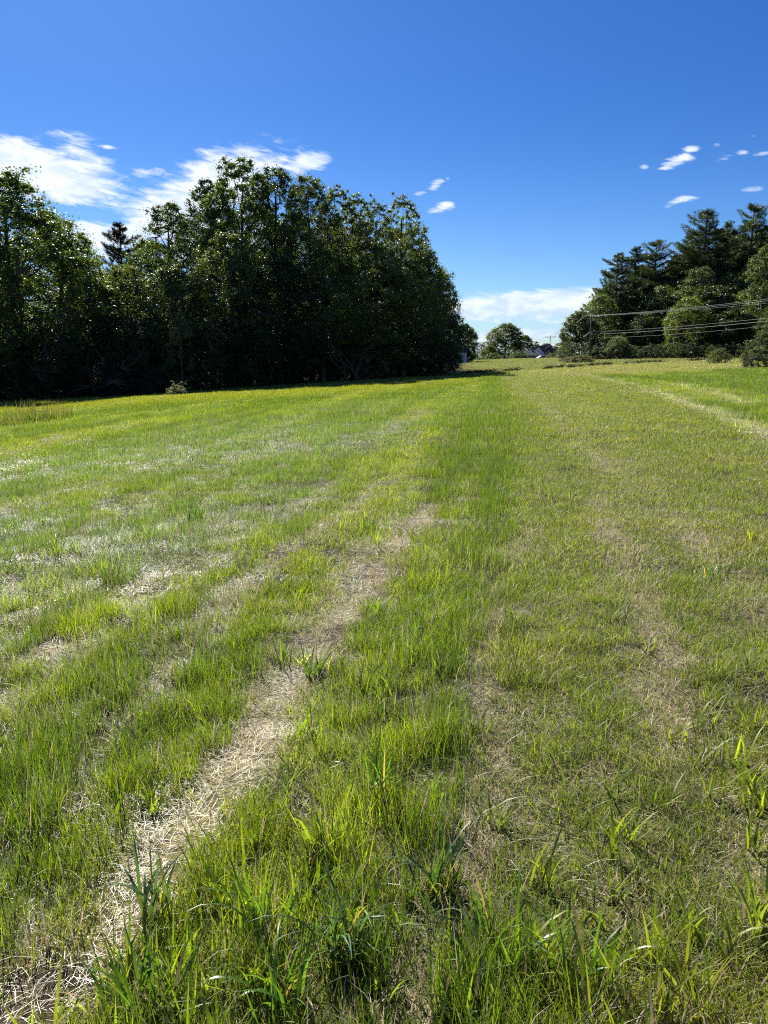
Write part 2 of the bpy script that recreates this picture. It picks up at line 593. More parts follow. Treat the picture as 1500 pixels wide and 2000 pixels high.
def fields(x, y):
    x = np.asarray(x, float); y = np.asarray(y, float)
    F = {}
    ex = np.interp(y, EDGE[:, 1], EDGE[:, 0])
    ex = np.where(y > EDGE[-1, 1], EDGE[-1, 0] + .19 * (y - EDGE[-1, 1]), ex)
    s = x - ex                                              # metres right of the edge of the close-mown strip
    wob = (fbm(x * .8, y * .8, 21, 3) - .5) * (.5 + .01 * y)
    wx = np.interp(y, WHITE[::1, 1], WHITE[::1, 0]) if WHITE[0, 1] < WHITE[-1, 1] else np.interp(y, WHITE[::-1, 1], WHITE[::-1, 0])
    right_green = sst(x - wx + wob * .4, -.1, .4) * sst(y, 12, 16)
    mown = sst(s + wob * 1.3, -.3, .55) * (1 - right_green)
    ptw = np.hypot(x, y)
    # rough unmown grass past the far windrow
    wy = np.interp(x, [-40, 13, 25, 45, 90], [88, 92, 100, 112, 118])
    rough = sst(y - wy, -1, 1.5)
    stub = sst(y - (62 + .25 * (x - 30)), -6, 8) * sst(x, 10, 22) * (1 - rough)      # pale stubble on the far right
    n1 = fbm(x * 1.3, y * 1.3, 31, 4)
    n2 = fbm(x * .25, y * .25, 41, 4)
    n3 = fbm(x * 7, y * 7, 51, 3)
    dry = np.zeros(x.shape)
    for P, w, st in STRAW:
        w2 = w * (1 + .012 * ptw * 2)
        nn = fbm(x * 3.1, y * 1.7, int(w * 1000) + 61, 3)
        d = dline(x + (n3 - .5) * .2 + (n1 - .5) * .12, y + (n1 - .5) * .3, P)
        dry = np.maximum(dry, st * np.exp(-(d / w2) ** 2) * sst(nn, .26 if st < 1.5 else .14, .50 if st < 1.5 else .46))
    sil = np.zeros(x.shape)
    for P, w, st in SILV + [(WHITE, .24, 1.7), (WHITE2, .22, 1.3)]:
        nn = fbm(x * 1.6, y * 1.1, int(w * 1000) + 87, 3)
        d = dline(x + (n3 - .5) * .2, y + (n1 - .5) * .4, P)
        sil = np.maximum(sil, st * np.exp(-(d / w) ** 2) * sst(nn, .32, .6))
    # broad zone of laid-over grass left of the centre, tinted bluish to imitate sky sheen
    sl = x - .21 * y
    zone = sst(sl, -13, -9) * (1 - sst(sl, -3.6, -2.2)) * sst(y, 4.8, 7) * (1 - sst(y, 19, 30)) * sst(n2 + n1 * .3, .35, .75)
    zone2 = sst(n2, .55, .8) * (1 - mown) * sst(y, 15, 30) * .5
    yel = sst(y - 34 - .35 * (x + 20), 0, 14) * (1 - sst(x, 0, 12)) + sst(n1, .6, .8) * .3  # backlit glow by the treeline tinted yellow, plus random yellow patches
    dry = np.clip(dry + sst(n1 * .5 + n3 * .5, .60, .74) * (.2 + .15 * mown), 0, 1)
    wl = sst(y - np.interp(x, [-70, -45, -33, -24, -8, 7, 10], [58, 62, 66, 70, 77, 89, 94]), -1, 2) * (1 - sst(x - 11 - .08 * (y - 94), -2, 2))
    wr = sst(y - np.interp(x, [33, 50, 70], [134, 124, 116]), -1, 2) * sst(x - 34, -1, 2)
    along = y + .21 * x
    rw = x - .15 * y + (n2 - .5) * .5
    fr = np.mod(rw / .68 + .15 * (n1 - .5), 1.0)
    comb = np.exp(-((fr - .5) / .085) ** 2) * sst(fbm(rw * 1.5, along * .16, 211, 3), .40, .56) * sst(-.5 - sl, 0, .6) * sst(y, 2.5, 4) * (1 - sst(y, 26, 42)) * (1 - mown)
    dry = np.clip(np.maximum(dry, .50 * comb), 0, 1)
    sil = np.clip(np.maximum(sil, .55 * comb), 0, 1)
    F['comb'] = comb
    F['pale'] = np.clip((np.exp(-(dline(x + (n3 - .5) * .3, y + (n1 - .5) * .6, WHITE) / .22) ** 2) + .8 * np.exp(-(dline(x, y, WHITE2) / .16) ** 2)) * sst(n1, .2, .5), 0, 1)
    F['row'] = (.55 * fbm(rw * 1.1 + 40, along * .05, 171, 2) + .45 * fbm(rw * 3.4 + 11, along * .09, 181, 2)) * (1 - .45 * mown) + .225 * mown
    F['cl'] = fbm(x * 2.6 + 3, y * 2.6, 191, 3)
    F['hole'] = sst(fbm(x * 2.3 + 7, y * 2.3, 131, 3), .61, .71) * (y < 12)
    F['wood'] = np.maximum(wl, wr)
    F.update(mown=mown, rough=rough, stub=stub, dry=dry, sil=np.clip(sil, 0, 1), zone=np.clip(zone + zone2, 0, 1), yel=np.clip(yel, 0, 1),
             n1=n1, n2=n2, n3=n3, s=s, rg=right_green)
    return F


def mixc(a, b, f):
    return a + (np.asarray(b) - a) * np.clip(f, 0, 1)[:, None]


LUSH = (.128, .190, .018)
def grass_colour(F):
    n = len(F['mown'])
    c = np.tile(np.array(LUSH), (n, 1))
    c = mixc(c, (.19, .235, .020), sst(F['n2'], .45, .7) * .8)
    c = mixc(c, (.075, .140, .022), sst(F['n1'], .5, .75) * .8)
    c = mixc(c, (.23, .30, .03), sst(F['cl'], .56, .70) * .55)
    c = mixc(c, (.06, .105, .02), (1 - sst(F['cl'], .32, .44)) * .55)
    c = mixc(c, (.075, .128, .020), sst(F['row'], .50, .60) * .8)  # dark bands put the shadow side of the mowing ridges into the colour
    c = mixc(c, (.23, .27, .06), (1 - sst(F['row'], .38, .48)) * .85)
    c = mixc(c, (.155, .195, .036), F['mown'] * .8)
    c = mixc(c, (.085, .135, .030), F['mown'] * sst(F['n3'], .5, .8) * .7)
    c = mixc(c, (.20, .215, .022), F['mown'] * sst(F['n1'], .5, .72) * .6)
    c = mixc(c, (.125, .195, .095), F['zone'] * .85)  # reflected sky on the laid blades, mixed into their colour
    c = mixc(c, (.22, .235, .022), F['yel'] * .7)
    c = mixc(c, (.30, .37, .27), F['sil'] * .8)  # silvery streaks: gloss of laid blades painted into the colour
    c = mixc(c, (.44, .48, .38), F['pale'])
    c = mixc(c, (.23, .24, .085), F['stub'] * .8)
    c = mixc(c, (.135, .172, .062), F['rough'] * .85)
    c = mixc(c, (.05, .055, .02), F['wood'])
    return c


def dry_fraction(F):
    d = .10 + .12 * (1 - sst(F['row'], .30, .42)) + 0.75 * F['dry'] + 0.05 * F['mown'] + .16 * F['stub'] + .2 * F['rough'] + .1 * F['sil']
    return np.clip(d, 0, .97)


# ------------------------------------------------------------------ ground sheet
def build_ground():
    rr = [0.0, .25]
    while rr[-1] < 200:
        rr.append(rr[-1] * 1.021 + .004)
    while rr[-1] < 4500:
        rr.append(rr[-1] * 1.12)
    rr = np.array(rr)
    az = np.concatenate([np.arange(-50, 50, .36), np.arange(50, 310, 4.0)]) * math.pi / 180
    A, RR = np.meshgrid(az, rr[1:])
    X, Y = (RR * np.sin(A)).ravel(), (RR * np.cos(A)).ravel()
    X = np.concatenate([[0], X]); Y = np.concatenate([[0], Y])
    Z = gheight(X, Y)
    far = np.hypot(X, Y)
    na, nr = len(az), len(rr) - 1
    i = np.arange(nr - 1)[:, None] * na
    j = np.arange(na)[None, :]
    j2 = (j + 1) % na
    F4 = np.stack([1 + i + j, 1 + i + na + j, 1 + i + na + j2, 1 + i + j2], -1).reshape(-1, 4)
    tri = np.stack([np.zeros(na, int), 1 + np.arange(na), 1 + (np.arange(na) + 1) % na], -1)
    Fd = fields(X, Y)
    g = grass_colour(Fd)
    soil = np.array((.075, .058, .036)); thatch = np.array((.24, .185, .115))
    under = mixc(np.tile(soil, (len(X), 1)), thatch, Fd['dry'] * 1.0 + .25 * Fd['mown'] + .1)
    under = mixc(under, g * .8, .35 * (1 - Fd['hole']))
    under = mixc(under, (.03, .022, .015), Fd['hole'] * .8)
    f = sst(far, 12, 70)
    gcov = mixc(g * .8, (.20, .165, .09), dry_fraction(Fd) * .5)
    c = under * (1 - f)[:, None] + gcov * f[:, None]
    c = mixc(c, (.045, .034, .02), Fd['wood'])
    c = mixc(c, (.07, .11, .035), sst(far, 170, 400))
    rgba = np.concatenate([c, np.ones((len(X), 1))], 1)
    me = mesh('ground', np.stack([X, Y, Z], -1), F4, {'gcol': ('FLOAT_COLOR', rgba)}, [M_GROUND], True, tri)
    o = obj('ground', me)
    o['kind'] = 'structure'


build_ground()

# ------------------------------------------------------------------ grass
def blades(n, rad, hmin, hmax, wid, lean, curl, rng, segs=3, cut=False, lean_az=None, flat=False):
    """n curved blades inside a disc; returns V, quads, tris, br, bt"""
    a = rng.uniform(0, 2 * math.pi, n); r = rad * np.sqrt(rng.uniform(0, 1, n))
    bx, by = r * np.cos(a), r * np.sin(a)
    h = rng.uniform(hmin, hmax, n)
    w = wid * rng.uniform(.6, 1.3, n)
    la = rng.uniform(0, 2 * math.pi, n) if lean_az is None else rng.normal(lean_az, .5, n)
    ln = np.abs(rng.normal(lean, lean * .5 + .05, n))
    cu = np.abs(rng.normal(curl, curl * .5 + .05, n))
    fa = la + math.pi / 2 + rng.normal(0, .7, n)                # direction of the blade's width
    V, Q, T, BR, BT = [], [], [], [], []
    br = rng.uniform(0, 1, n)
    base = 0
    px, py, pz = bx.copy(), by.copy(), np.full(n, -.01)
    ang = ln.copy()
    rows = []
    for s in range(segs + 1):
        t = s / segs
        ww = w * (1 - t ** 2.2) * .5 if not cut else w * (1 - .35 * t) * .5
        if s == segs and not cut:
            rows.append((px.copy(), py.copy(), pz.copy(), None, t))
        else:
            rows.append((px.copy(), py.copy(), pz.copy(), ww, t))
        step = h / segs
        if flat:
            px += step * np.cos(la); py += step * np.sin(la)
            pz += step * (.22 - .4 * t) * rng.uniform(.2, 1.2, n)
            la = la + rng.normal(0, .18, n)
        else:
            px += step * np.sin(ang) * np.cos(la); py += step * np.sin(ang) * np.sin(la); pz += step * np.cos(ang)
            ang = np.minimum(ang + cu * (t + .35), 2.4)
    idx = []
    for (x, y, z, ww, t) in rows:
        if ww is None:
            V.append(np.stack([x, y, z], -1)); idx.append((base + np.arange(n), None)); base += n
            BR.append(br); BT.append(np.full(n, t))
        else:
            ox, oy = np.cos(fa) * ww, np.sin(fa) * ww
            V.append(np.stack([x - ox, y - oy, z], -1)); V.append(np.stack([x + ox, y + oy, z], -1))
            idx.append((base + np.arange(n), base + n + np.arange(n))); base += 2 * n
            BR += [br, br]; BT += [np.full(n, t)] * 2
    for (l0, r0), (l1, r1) in zip(idx[:-1], idx[1:]):
        if r1 is None:
            T.append(np.stack([l0, r0, l1], -1))
        else:
            Q.append(np.stack([l0, r0, r1, l1], -1))
    return np.concatenate(V), (np.concatenate(Q) if Q else None), (np.concatenate(T) if T else None), np.concatenate(BR), np.concatenate(BT)


def join(parts):
    V, Q, T, BR, BT, b = [], [], [], [], [], 0
    for v, q, t, br, bt in parts:
        V.append(v); BR.append(br); BT.append(bt)
        if q is not None: Q.append(q + b)
        if t is not None: T.append(t + b)
        b += len(v)
    return np.concatenate(V), (np.concatenate(Q) if Q else None), (np.concatenate(T) if T else None), np.concatenate(BR), np.concatenate(BT)


def blade_mesh(name, parts, mat):
    v, q, t, br, bt = join(parts)
    return mesh(name, v, q, {'br': ('FLOAT', br), 'bt': ('FLOAT', bt)}, [mat], True, t)


def variant_collection(name, meshes):
    c = bpy.data.collections.new(name)
    for i, me in enumerate(meshes):
        o = bpy.data.objects.new("%s_%02d" % (name, i), me)
        c.objects.link(o)
    return c


def scatter(name, pts, scl, rot, gcol, dryf, meshes, idx, label, mat):
    n = len(pts)
    me = mesh(name, pts, None, {'scl': ('FLOAT_VECTOR', scl), 'rot': ('FLOAT_VECTOR', rot), 'gcol': ('FLOAT_VECTOR', gcol),
                                'dryf': ('FLOAT', dryf), 'idx': ('INT', idx)}, [mat])
    o = obj(name, me)
    o['kind'] = 'stuff'
    o['label'] = label
    o['category'] = 'grass'
    c = variant_collection(name + '_variants', meshes)
    g = bpy.data.node_groups.new(name + '_scatter', 'GeometryNodeTree')
    g.interface.new_socket('Geometry', in_out='INPUT', socket_type='NodeSocketGeometry')
    g.interface.new_socket('Geometry', in_out='OUTPUT', socket_type='NodeSocketGeometry')
    gi, go = g.nodes.new('NodeGroupInput'), g.nodes.new('NodeGroupOutput')
    ci = g.nodes.new('GeometryNodeCollectionInfo')
    ci.inputs['Collection'].default_value = c
    ci.inputs['Separate Children'].default_value = True
    ci.inputs['Reset Children'].default_value = True
    ip = g.nodes.new('GeometryNodeInstanceOnPoints')
    ip.inputs['Pick Instance'].default_value = True

    def na(nm, typ):
        a = g.nodes.new('GeometryNodeInputNamedAttribute')
        a.data_type = typ
        a.inputs['Name'].default_value = nm
        return a.outputs['Attribute']
    L = g.links.new
    L(gi.outputs[0], ip.inputs['Points'])
    L(ci.outputs[0], ip.inputs['Instance'])
    L(na('idx', 'INT'), ip.inputs['Instance Index'])
    e2r = g.nodes.new('FunctionNodeEulerToRotation')
    L(na('rot', 'FLOAT_VECTOR'), e2r.inputs[0])
    L(e2r.outputs[0], ip.inputs['Rotation'])
    L(na('scl', 'FLOAT_VECTOR'), ip.inputs['Scale'])
    L(ip.outputs[0], go.inputs[0])
    md = o.modifiers.new('scatter', 'NODES')
    md.node_group = g
    return o


def sector_points(r0, r1, dens, rng, azmax=42):
    """random points in the sector in front of the camera; dens(x, y) <= its max given as dens0"""
    area = .5 * (r1 ** 2 - r0 ** 2) * 2 * R(azmax)
    n = int(area * dens)
    r = np.sqrt(rng.uniform(r0 ** 2, r1 ** 2, n)); a = rng.uniform(-R(azmax), R(azmax), n)
    return r * np.sin(a), r * np.cos(a)


def build_grass():
    rng = np.random.default_rng(7)
    # near to far: sheath of patches; each LOD has its own patch radius, blade width
    lods = [  # r0, r1, patches/m2, patch radius, blades, width factor
        (.9, 5.5, 300, .075, 34, .8, 4),
        (5.2, 14, 85, .15, 60, 1.15, 3),
        (13, 34, 24, .30, 90, 2.0, 2),
        (32, 78, 6.5, .6, 130, 4.0, 2),
        (75, 178, 1.7, 1.2, 170, 8.0, 2)]
    def ring_scatter(kind, name, label, nvar, make, keep, height, mat, sc_jit=(.75, 1.25), aligned=False, only=None, dmul=1.0):
        P, S, Ro, G, D, I, meshes = [], [], [], [], [], [], []
        for li, (r0, r1, dens, rad, nb, wf, sg) in enumerate(lods):
            if only is not None and li not in only:
                continue
            base = len(meshes)
            for v in range(nvar):
                meshes.append(make(rad, nb, wf, sg, rng, "%s_%d_%d" % (name, li, v)))
            x, y = sector_points(r0, r1, dens * dmul, rng)
            F = fields(x, y)
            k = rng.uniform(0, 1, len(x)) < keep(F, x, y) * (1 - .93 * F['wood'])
            # keep clear ground deep under the woods
            x, y = x[k], y[k]
            F = {q: w[k] for q, w in F.items()}
            z = gheight(x, y)
            n = len(x)
            s = rng.uniform(sc_jit[0], sc_jit[1], n) * height(F, x, y)
            sxy = rng.uniform(.9, 1.2, n)
            P.append(np.stack([x, y, z], -1)); S.append(np.stack([sxy, sxy, s], -1))
            rz = rng.uniform(0, 2 * math.pi, n) if not aligned else rng.normal(math.atan2(1, .21) + .5, .45, n)
            Ro.append(np.stack([rng.normal(0, .05, n), rng.normal(0, .05, n), rz], -1))
            gc = grass_colour(F) * rng.uniform(.8, 1.2, n)[:, None]
            G.append(gc); D.append(dry_fraction(F))
            I.append(base + rng.integers(0, nvar, n))
        P, S, Ro, G, D, I = map(np.concatenate, (P, S, Ro, G, D, I))
        print(name, len(P))
        scatter(name, P, S, Ro, G, D, meshes, I, label, mat)

    # 1 upright fine grass
    def mk1(rad, nb, wf, sg, rng, nm):
        return blade_mesh(nm, [blades(nb, rad, .05, .15, .0030 * wf, .28, .35, rng, min(sg, 3)),
                               blades(nb // 6, rad, .10, .21, .0045 * wf, .3, .4, rng, sg),
                               blades(nb // 4, rad, .05, .12, .0026 * wf, 1.1, .3, rng, 2)], M_BLADE)
    hgt = lambda F, x, y: np.clip(.86 - .36 * F['mown'] - .55 * F['dry'] + .6 * (F['n1'] - .5) + .7 * (F['n3'] - .5) + .6 * (F['cl'] - .5) + 1.9 * (F['row'] - .5) + .55 * F['rough'] - .2 * F['stub'] + .15 * F['rg'], .3, 1.8) * (1 + .15 * np.exp(-(y / 2.6) ** 2))
    ring_scatter(1, 'meadow_grass', 'short green meadow grass covering the whole sloping field', 5, mk1,
                 lambda F, x, y: np.clip(1.0 - .95 * F['dry'] - .35 * F['zone'] - .3 * F['sil'] - .25 * F['mown'] - .8 * F['hole'], .04, 1) * np.where(y < 30, .16 + .84 * sst(F['n3'] * .7 + F['n1'] * .3, .36, .56), 1), hgt, M_BLADE)
    # 2 laid-over glossy blades
    def mk2(rad, nb, wf, sg, rng, nm):
        return blade_mesh(nm, [blades(int(nb * .8), rad, .10, .22, .0042 * wf, 1, 0, rng, 3, lean_az=0.0, flat=True),
                               blades(nb // 4, rad, .06, .14, .0035 * wf, 1.0, .3, rng, 2, lean_az=0.0)], M_LAID)
    ring_scatter(2, 'laid_over_grass', 'sheen-tinted grass laid over flat in long sweeps across the left of the field', 4, mk2,
                 lambda F, x, y: np.clip(.10 + .6 * F['zone'] + .7 * F['sil'] + .10 * F['mown'], 0, 1) * (1 - F['dry']), lambda F, x, y: 1.0 + .3 * F['zone'], M_LAID, aligned=True, dmul=.75, only=(0, 1, 2, 3))
    # 3 mown stubble and clippings
    def mk3(rad, nb, wf, sg, rng, nm):
        return blade_mesh(nm, [blades(nb, rad, .02, .06, .0036 * wf, .5, .3, rng, 2, cut=True),
                               blades(nb // 2, rad, .03, .08, .0028 * wf, 1.0, 0, rng, 2, flat=True, cut=True)], M_BLADE)
    ring_scatter(3, 'mown_stubble', 'close-cut stubble and clippings of the mown strip on the right of the field', 4, mk3,
                 lambda F, x, y: np.clip(.12 + .75 * F['mown'] + .4 * F['stub'], 0, 1), lambda F, x, y: 1.0 + 0 * x, M_BLADE, only=(0, 1, 2, 3))
    # 4 straw
    def mk4(rad, nb, wf, sg, rng, nm):
        v, q, t, br, bt = join([blades(int(nb * 1.3), rad, .03, .13, .0019 * wf, 1, 0, rng, 3, flat=True, cut=True)])
        return blade_mesh(nm, [(v * np.array([1, 1, 1.3]), q, t, br * 0 + rng.uniform(0, 1) * 0 + br, bt)], M_STRAW)
    def dk(F, x, y):
        return np.clip(1.15 * F['dry'] ** 1.3 + .06 + .05 * F['mown'] + .22 * (1 - sst(F['n3'], .36, .5)), 0, 1)
    P = None
    global dry_fraction
    keep_df = dry_fraction
    dry_fraction = lambda F: np.full(len(F['dry']), .93)
    ring_scatter(4, 'dry_straw', 'pale dry cut hay lying in thin rows and patches between the green grass', 4, mk4, dk,
                 lambda F, x, y: 1.0 + .6 * F['dry'], M_STRAW, only=(0, 1, 2), dmul=2.6)
    dry_fraction = keep_df
    # 5 wide bladed coarse tufts, dense at the photographer's feet
    def mk5(rad, nb, wf, sg, rng, nm):
        n = int(rng.integers(6, 11))
        return blade_mesh(nm, [blades(n + 3, .04, .10, .25, .0085 * max(1, wf * .6), .24, .16, rng, 5),
                               blades(3, .04, .08, .18, .006 * max(1, wf * .6), .6, .35, rng, 4)], M_BLADE)
    dry_fraction = lambda F: .03 + .15 * F['dry']
    def k5(F, x, y):
        feet = np.exp(-((y - 1.2) / 1.15) ** 2) * (.3 + .7 * sst(F['n1'], .40, .56))
        clump = sst(F['n1'], .56, .70) * (1 - .75 * F['mown'])
        return np.clip((1.0 * feet + .40 * clump * (y < 14) + .10 * clump + .012) * (1 - .8 * F['dry']), 0, 1)
    ring_scatter(5, 'coarse_grass', 'coarse broad-bladed grass in loose tufts, thickest along the near edge of the field', 8, mk5, k5,
                 lambda F, x, y: 1.0 + 0 * x, M_BLADE, sc_jit=(.55, 1.1), only=(0, 1, 2), dmul=.36)
    dry_fraction = keep_df


build_grass()

# ------------------------------------------------------------------ trees
def leaf_cards(C, rad, n_per, size, rng, flat=.75, upbias=.5, aspect=.62):
    """diamond leaves (two triangles each) scattered round cluster centres"""
    k = np.repeat(np.arange(len(C)), n_per)
    n = len(k)
    d = rng.normal(0, 1, (n, 3)); d /= np.linalg.norm(d, axis=1)[:, None]
    rr = np.minimum(np.abs(rng.normal(0, .75, n)), 1.9)
    off = d * (rad[k] * rr)[:, None]
    off[:, 2] *= flat
    P = C[k] + off
    nrm = d * .7 + np.array([0, 0, upbias]) + rng.normal(0, .45, (n, 3))
    nrm /= np.linalg.norm(nrm, axis=1)[:, None]
    tdir = np.cross(nrm, rng.normal(0, 1, (n, 3))); tdir /= np.linalg.norm(tdir, axis=1)[:, None] + 1e-9
    tdir[:, 2] -= .25
    b = np.cross(nrm, tdir)
    L = (size * rng.uniform(.6, 1.35, n))[:, None]
    base = P - tdir * L * .5
    tip = P + tdir * L * .5
    fold = nrm * L * .12
    lf = P + b * L * aspect * .5 + fold
    rt = P - b * L * aspect * .5 + fold
    V = np.stack([base, rt, tip, lf], 1).reshape(-1, 3)
    i = np.arange(n)[:, None] * 4
    T = np.concatenate([i + np.array([[0, 1, 2]]), i + np.array([[0, 2, 3]])])
    cl = rng.uniform(0, 1, len(C))[k]
    lr = np.clip(.6 * rng.uniform(0, 1, n) + .4 * cl, 0, 1)
    return V, T, np.repeat(lr, 4)


def tubes_mesh(name, lines, mat, n=6):
    mb = MB()
    for pts, rad in lines:
        mb.tube(pts, rad, n, cap=False)
    return mb.me(name, mat, True)


def env_round(t, base):
    """crown radius (0..1) at relative height t"""
    q = np.clip((t - base) / (1 - base), 0, 1)
    return np.where((t < base) | (t > 1), 0, np.sin(np.pi * np.clip(q, 0, 1) ** .8) ** .55)


def make_broad(name, seed, H, Rad, base=.12, nlimb=18, ncl=150, per=210, leaf=.17, crad=(.55, 1.15), gaps=.25, bark=None, lowfull=.6, top_open=0.0):
    rng = np.random.default_rng(seed)
    lines = []
    tp = [np.array([0, 0, -.6])]
    wob = np.zeros(2)
    K = 9
    for k in range(1, K + 1):
        wob = wob + rng.normal(0, .018 * H / K * 2.2, 2)
        tp.append(np.array([wob[0], wob[1], H * .88 * k / K]))
    tp = np.array(tp)
    tr = [H * .017 * (1 - .9 * (k / K)) + .03 for k in range(K + 1)]
    lines.append((tp, tr))
    def trunk_at(z):
        return np.array([np.interp(z, tp[:, 2], tp[:, 0]), np.interp(z, tp[:, 2], tp[:, 1]), z])
    lump = rng.uniform(.72, 1.12, (8, 6))
    def env(z, a):
        t = z / H
        e = float(env_round(np.array(t), base * .8))
        if t < base + .35:
            e = max(e, lowfull * float(sst(np.array(t), base * .8, base + .12)))
        if t > .75:
            e *= 1 - .15 * (t - .75) / .25
        ia, iz = (a % (2 * math.pi)) / (2 * math.pi) * 8, min(max(t, 0), .999) * 5
        i0, j0 = int(ia) % 8, int(iz)
        fa, fz = ia - int(ia), iz - int(iz)
        l = (lump[i0, j0] * (1 - fa) + lump[(i0 + 1) % 8, j0] * fa) * (1 - fz) + (lump[i0, j0 + 1] * (1 - fa) + lump[(i0 + 1) % 8, j0 + 1] * fa) * fz
        return Rad * e * l
    limbs = []
    for i in range(nlimb):
        z0 = H * (base + (.82 - base) * (i + rng.uniform(0, .8)) / nlimb)
        a = i * 2.399 + rng.normal(0, .3)
        p0 = trunk_at(z0)
        rise = H * rng.uniform(.06, .2)
        z1 = min(z0 + rise, H * .98)
        rad = max(env(z1, a), .4) * rng.uniform(.7, .98)
        p3 = np.array([p0[0] + math.cos(a) * rad, p0[1] + math.sin(a) * rad, z1])
        mid = p0 * .55 + p3 * .45 + np.array([0, 0, -.1 * rise]) + rng.normal(0, .15, 3)
        m2 = p0 * .2 + p3 * .8 + np.array([0, 0, .04 * rise]) + rng.normal(0, .15, 3)
        pts = np.array([p0, mid, m2, p3])
        r0 = H * .0055 * (1.25 - z0 / H)
        lines.append((pts, [r0, r0 * .7, r0 * .4, .015]))
        limbs.append(pts)
    C, CR = [], []
    tries = 0
    gapn = rng.uniform(0, 100)
    while len(C) < ncl and tries < ncl * 12:
        tries += 1
        if len(C) % 3 == 0:
            L = limbs[rng.integers(len(limbs))]
            s = rng.uniform(.9, 3)
            q = int(min(s, 2.999)); p = L[q] + (L[q + 1] - L[q]) * (s - q)
            c = p + rng.normal(0, .5, 3) + np.array([0, 0, .3])
        else:
            z = H * (base + (1.0 - base) * rng.uniform(0, .98) ** .85)
            a = rng.uniform(0, 2 * math.pi)
            e = env(z, a) * rng.uniform(.45, 1.0) ** .5
            ax = trunk_at(min(z, H * .87))
            c = np.array([ax[0] + math.cos(a) * e, ax[1] + math.sin(a) * e, z])
        if vnoise(np.array(c[0] * .55 + gapn), np.array(c[2] * .45 + c[1] * .5), seed) < gaps * (1 + top_open * (c[2] / H > .6)):
            continue
        C.append(c); CR.append(rng.uniform(*crad) * (.75 if c[2] > .88 * H else 1))
        # twig back to the nearest limb point
        allp = np.concatenate(limbs)
        pn = allp[np.argmin(((allp - c) ** 2).sum(1))]
        lines.append((np.array([pn, (pn + c) / 2 + rng.normal(0, .1, 3), c]), [.045, .03, .012]))
    C = np.array(C); CR = np.array(CR)
    V, T, lr = leaf_cards(C, CR, per, leaf, rng)
    tm = tubes_mesh(name + '_trunk', lines, bark or M_BARK, 5)
    cm = mesh(name + '_crown', V, None, {'lr': ('FLOAT', lr)}, [M_LEAF], False, T)
    return dict(trunk=tm, crown=cm, H=H, R=Rad)


def needle_cards(P, D, n_per, length, width, rng, spread=.6):
    """tufts of thin blades fanning out of each twig point"""
    k = np.repeat(np.arange(len(P)), n_per)
    n = len(k)
    d = D[k] + rng.normal(0, spread, (n, 3)); d /= np.linalg.norm(d, axis=1)[:, None]
    s = np.cross(d, rng.normal(0, 1, (n, 3))); s /= np.linalg.norm(s, axis=1)[:, None]
    L = (length * rng.uniform(.6, 1.3, n))[:, None]
    base = P[k] + rng.normal(0, .06, (n, 3))
    V = np.stack([base - s * width * .35, base + s * width * .35, base + d * L * .6 + s * width * .5, base + d * L], 1).reshape(-1, 3)
    i = np.arange(n)[:, None] * 4
    T = np.concatenate([i + np.array([[0, 1, 2]]), i + np.array([[0, 2, 3]])])
    lr = rng.uniform(0, 1, n) * .6 + .4 * rng.uniform(0, 1, len(P))[k]
    return V, T, np.repeat(lr, 4)


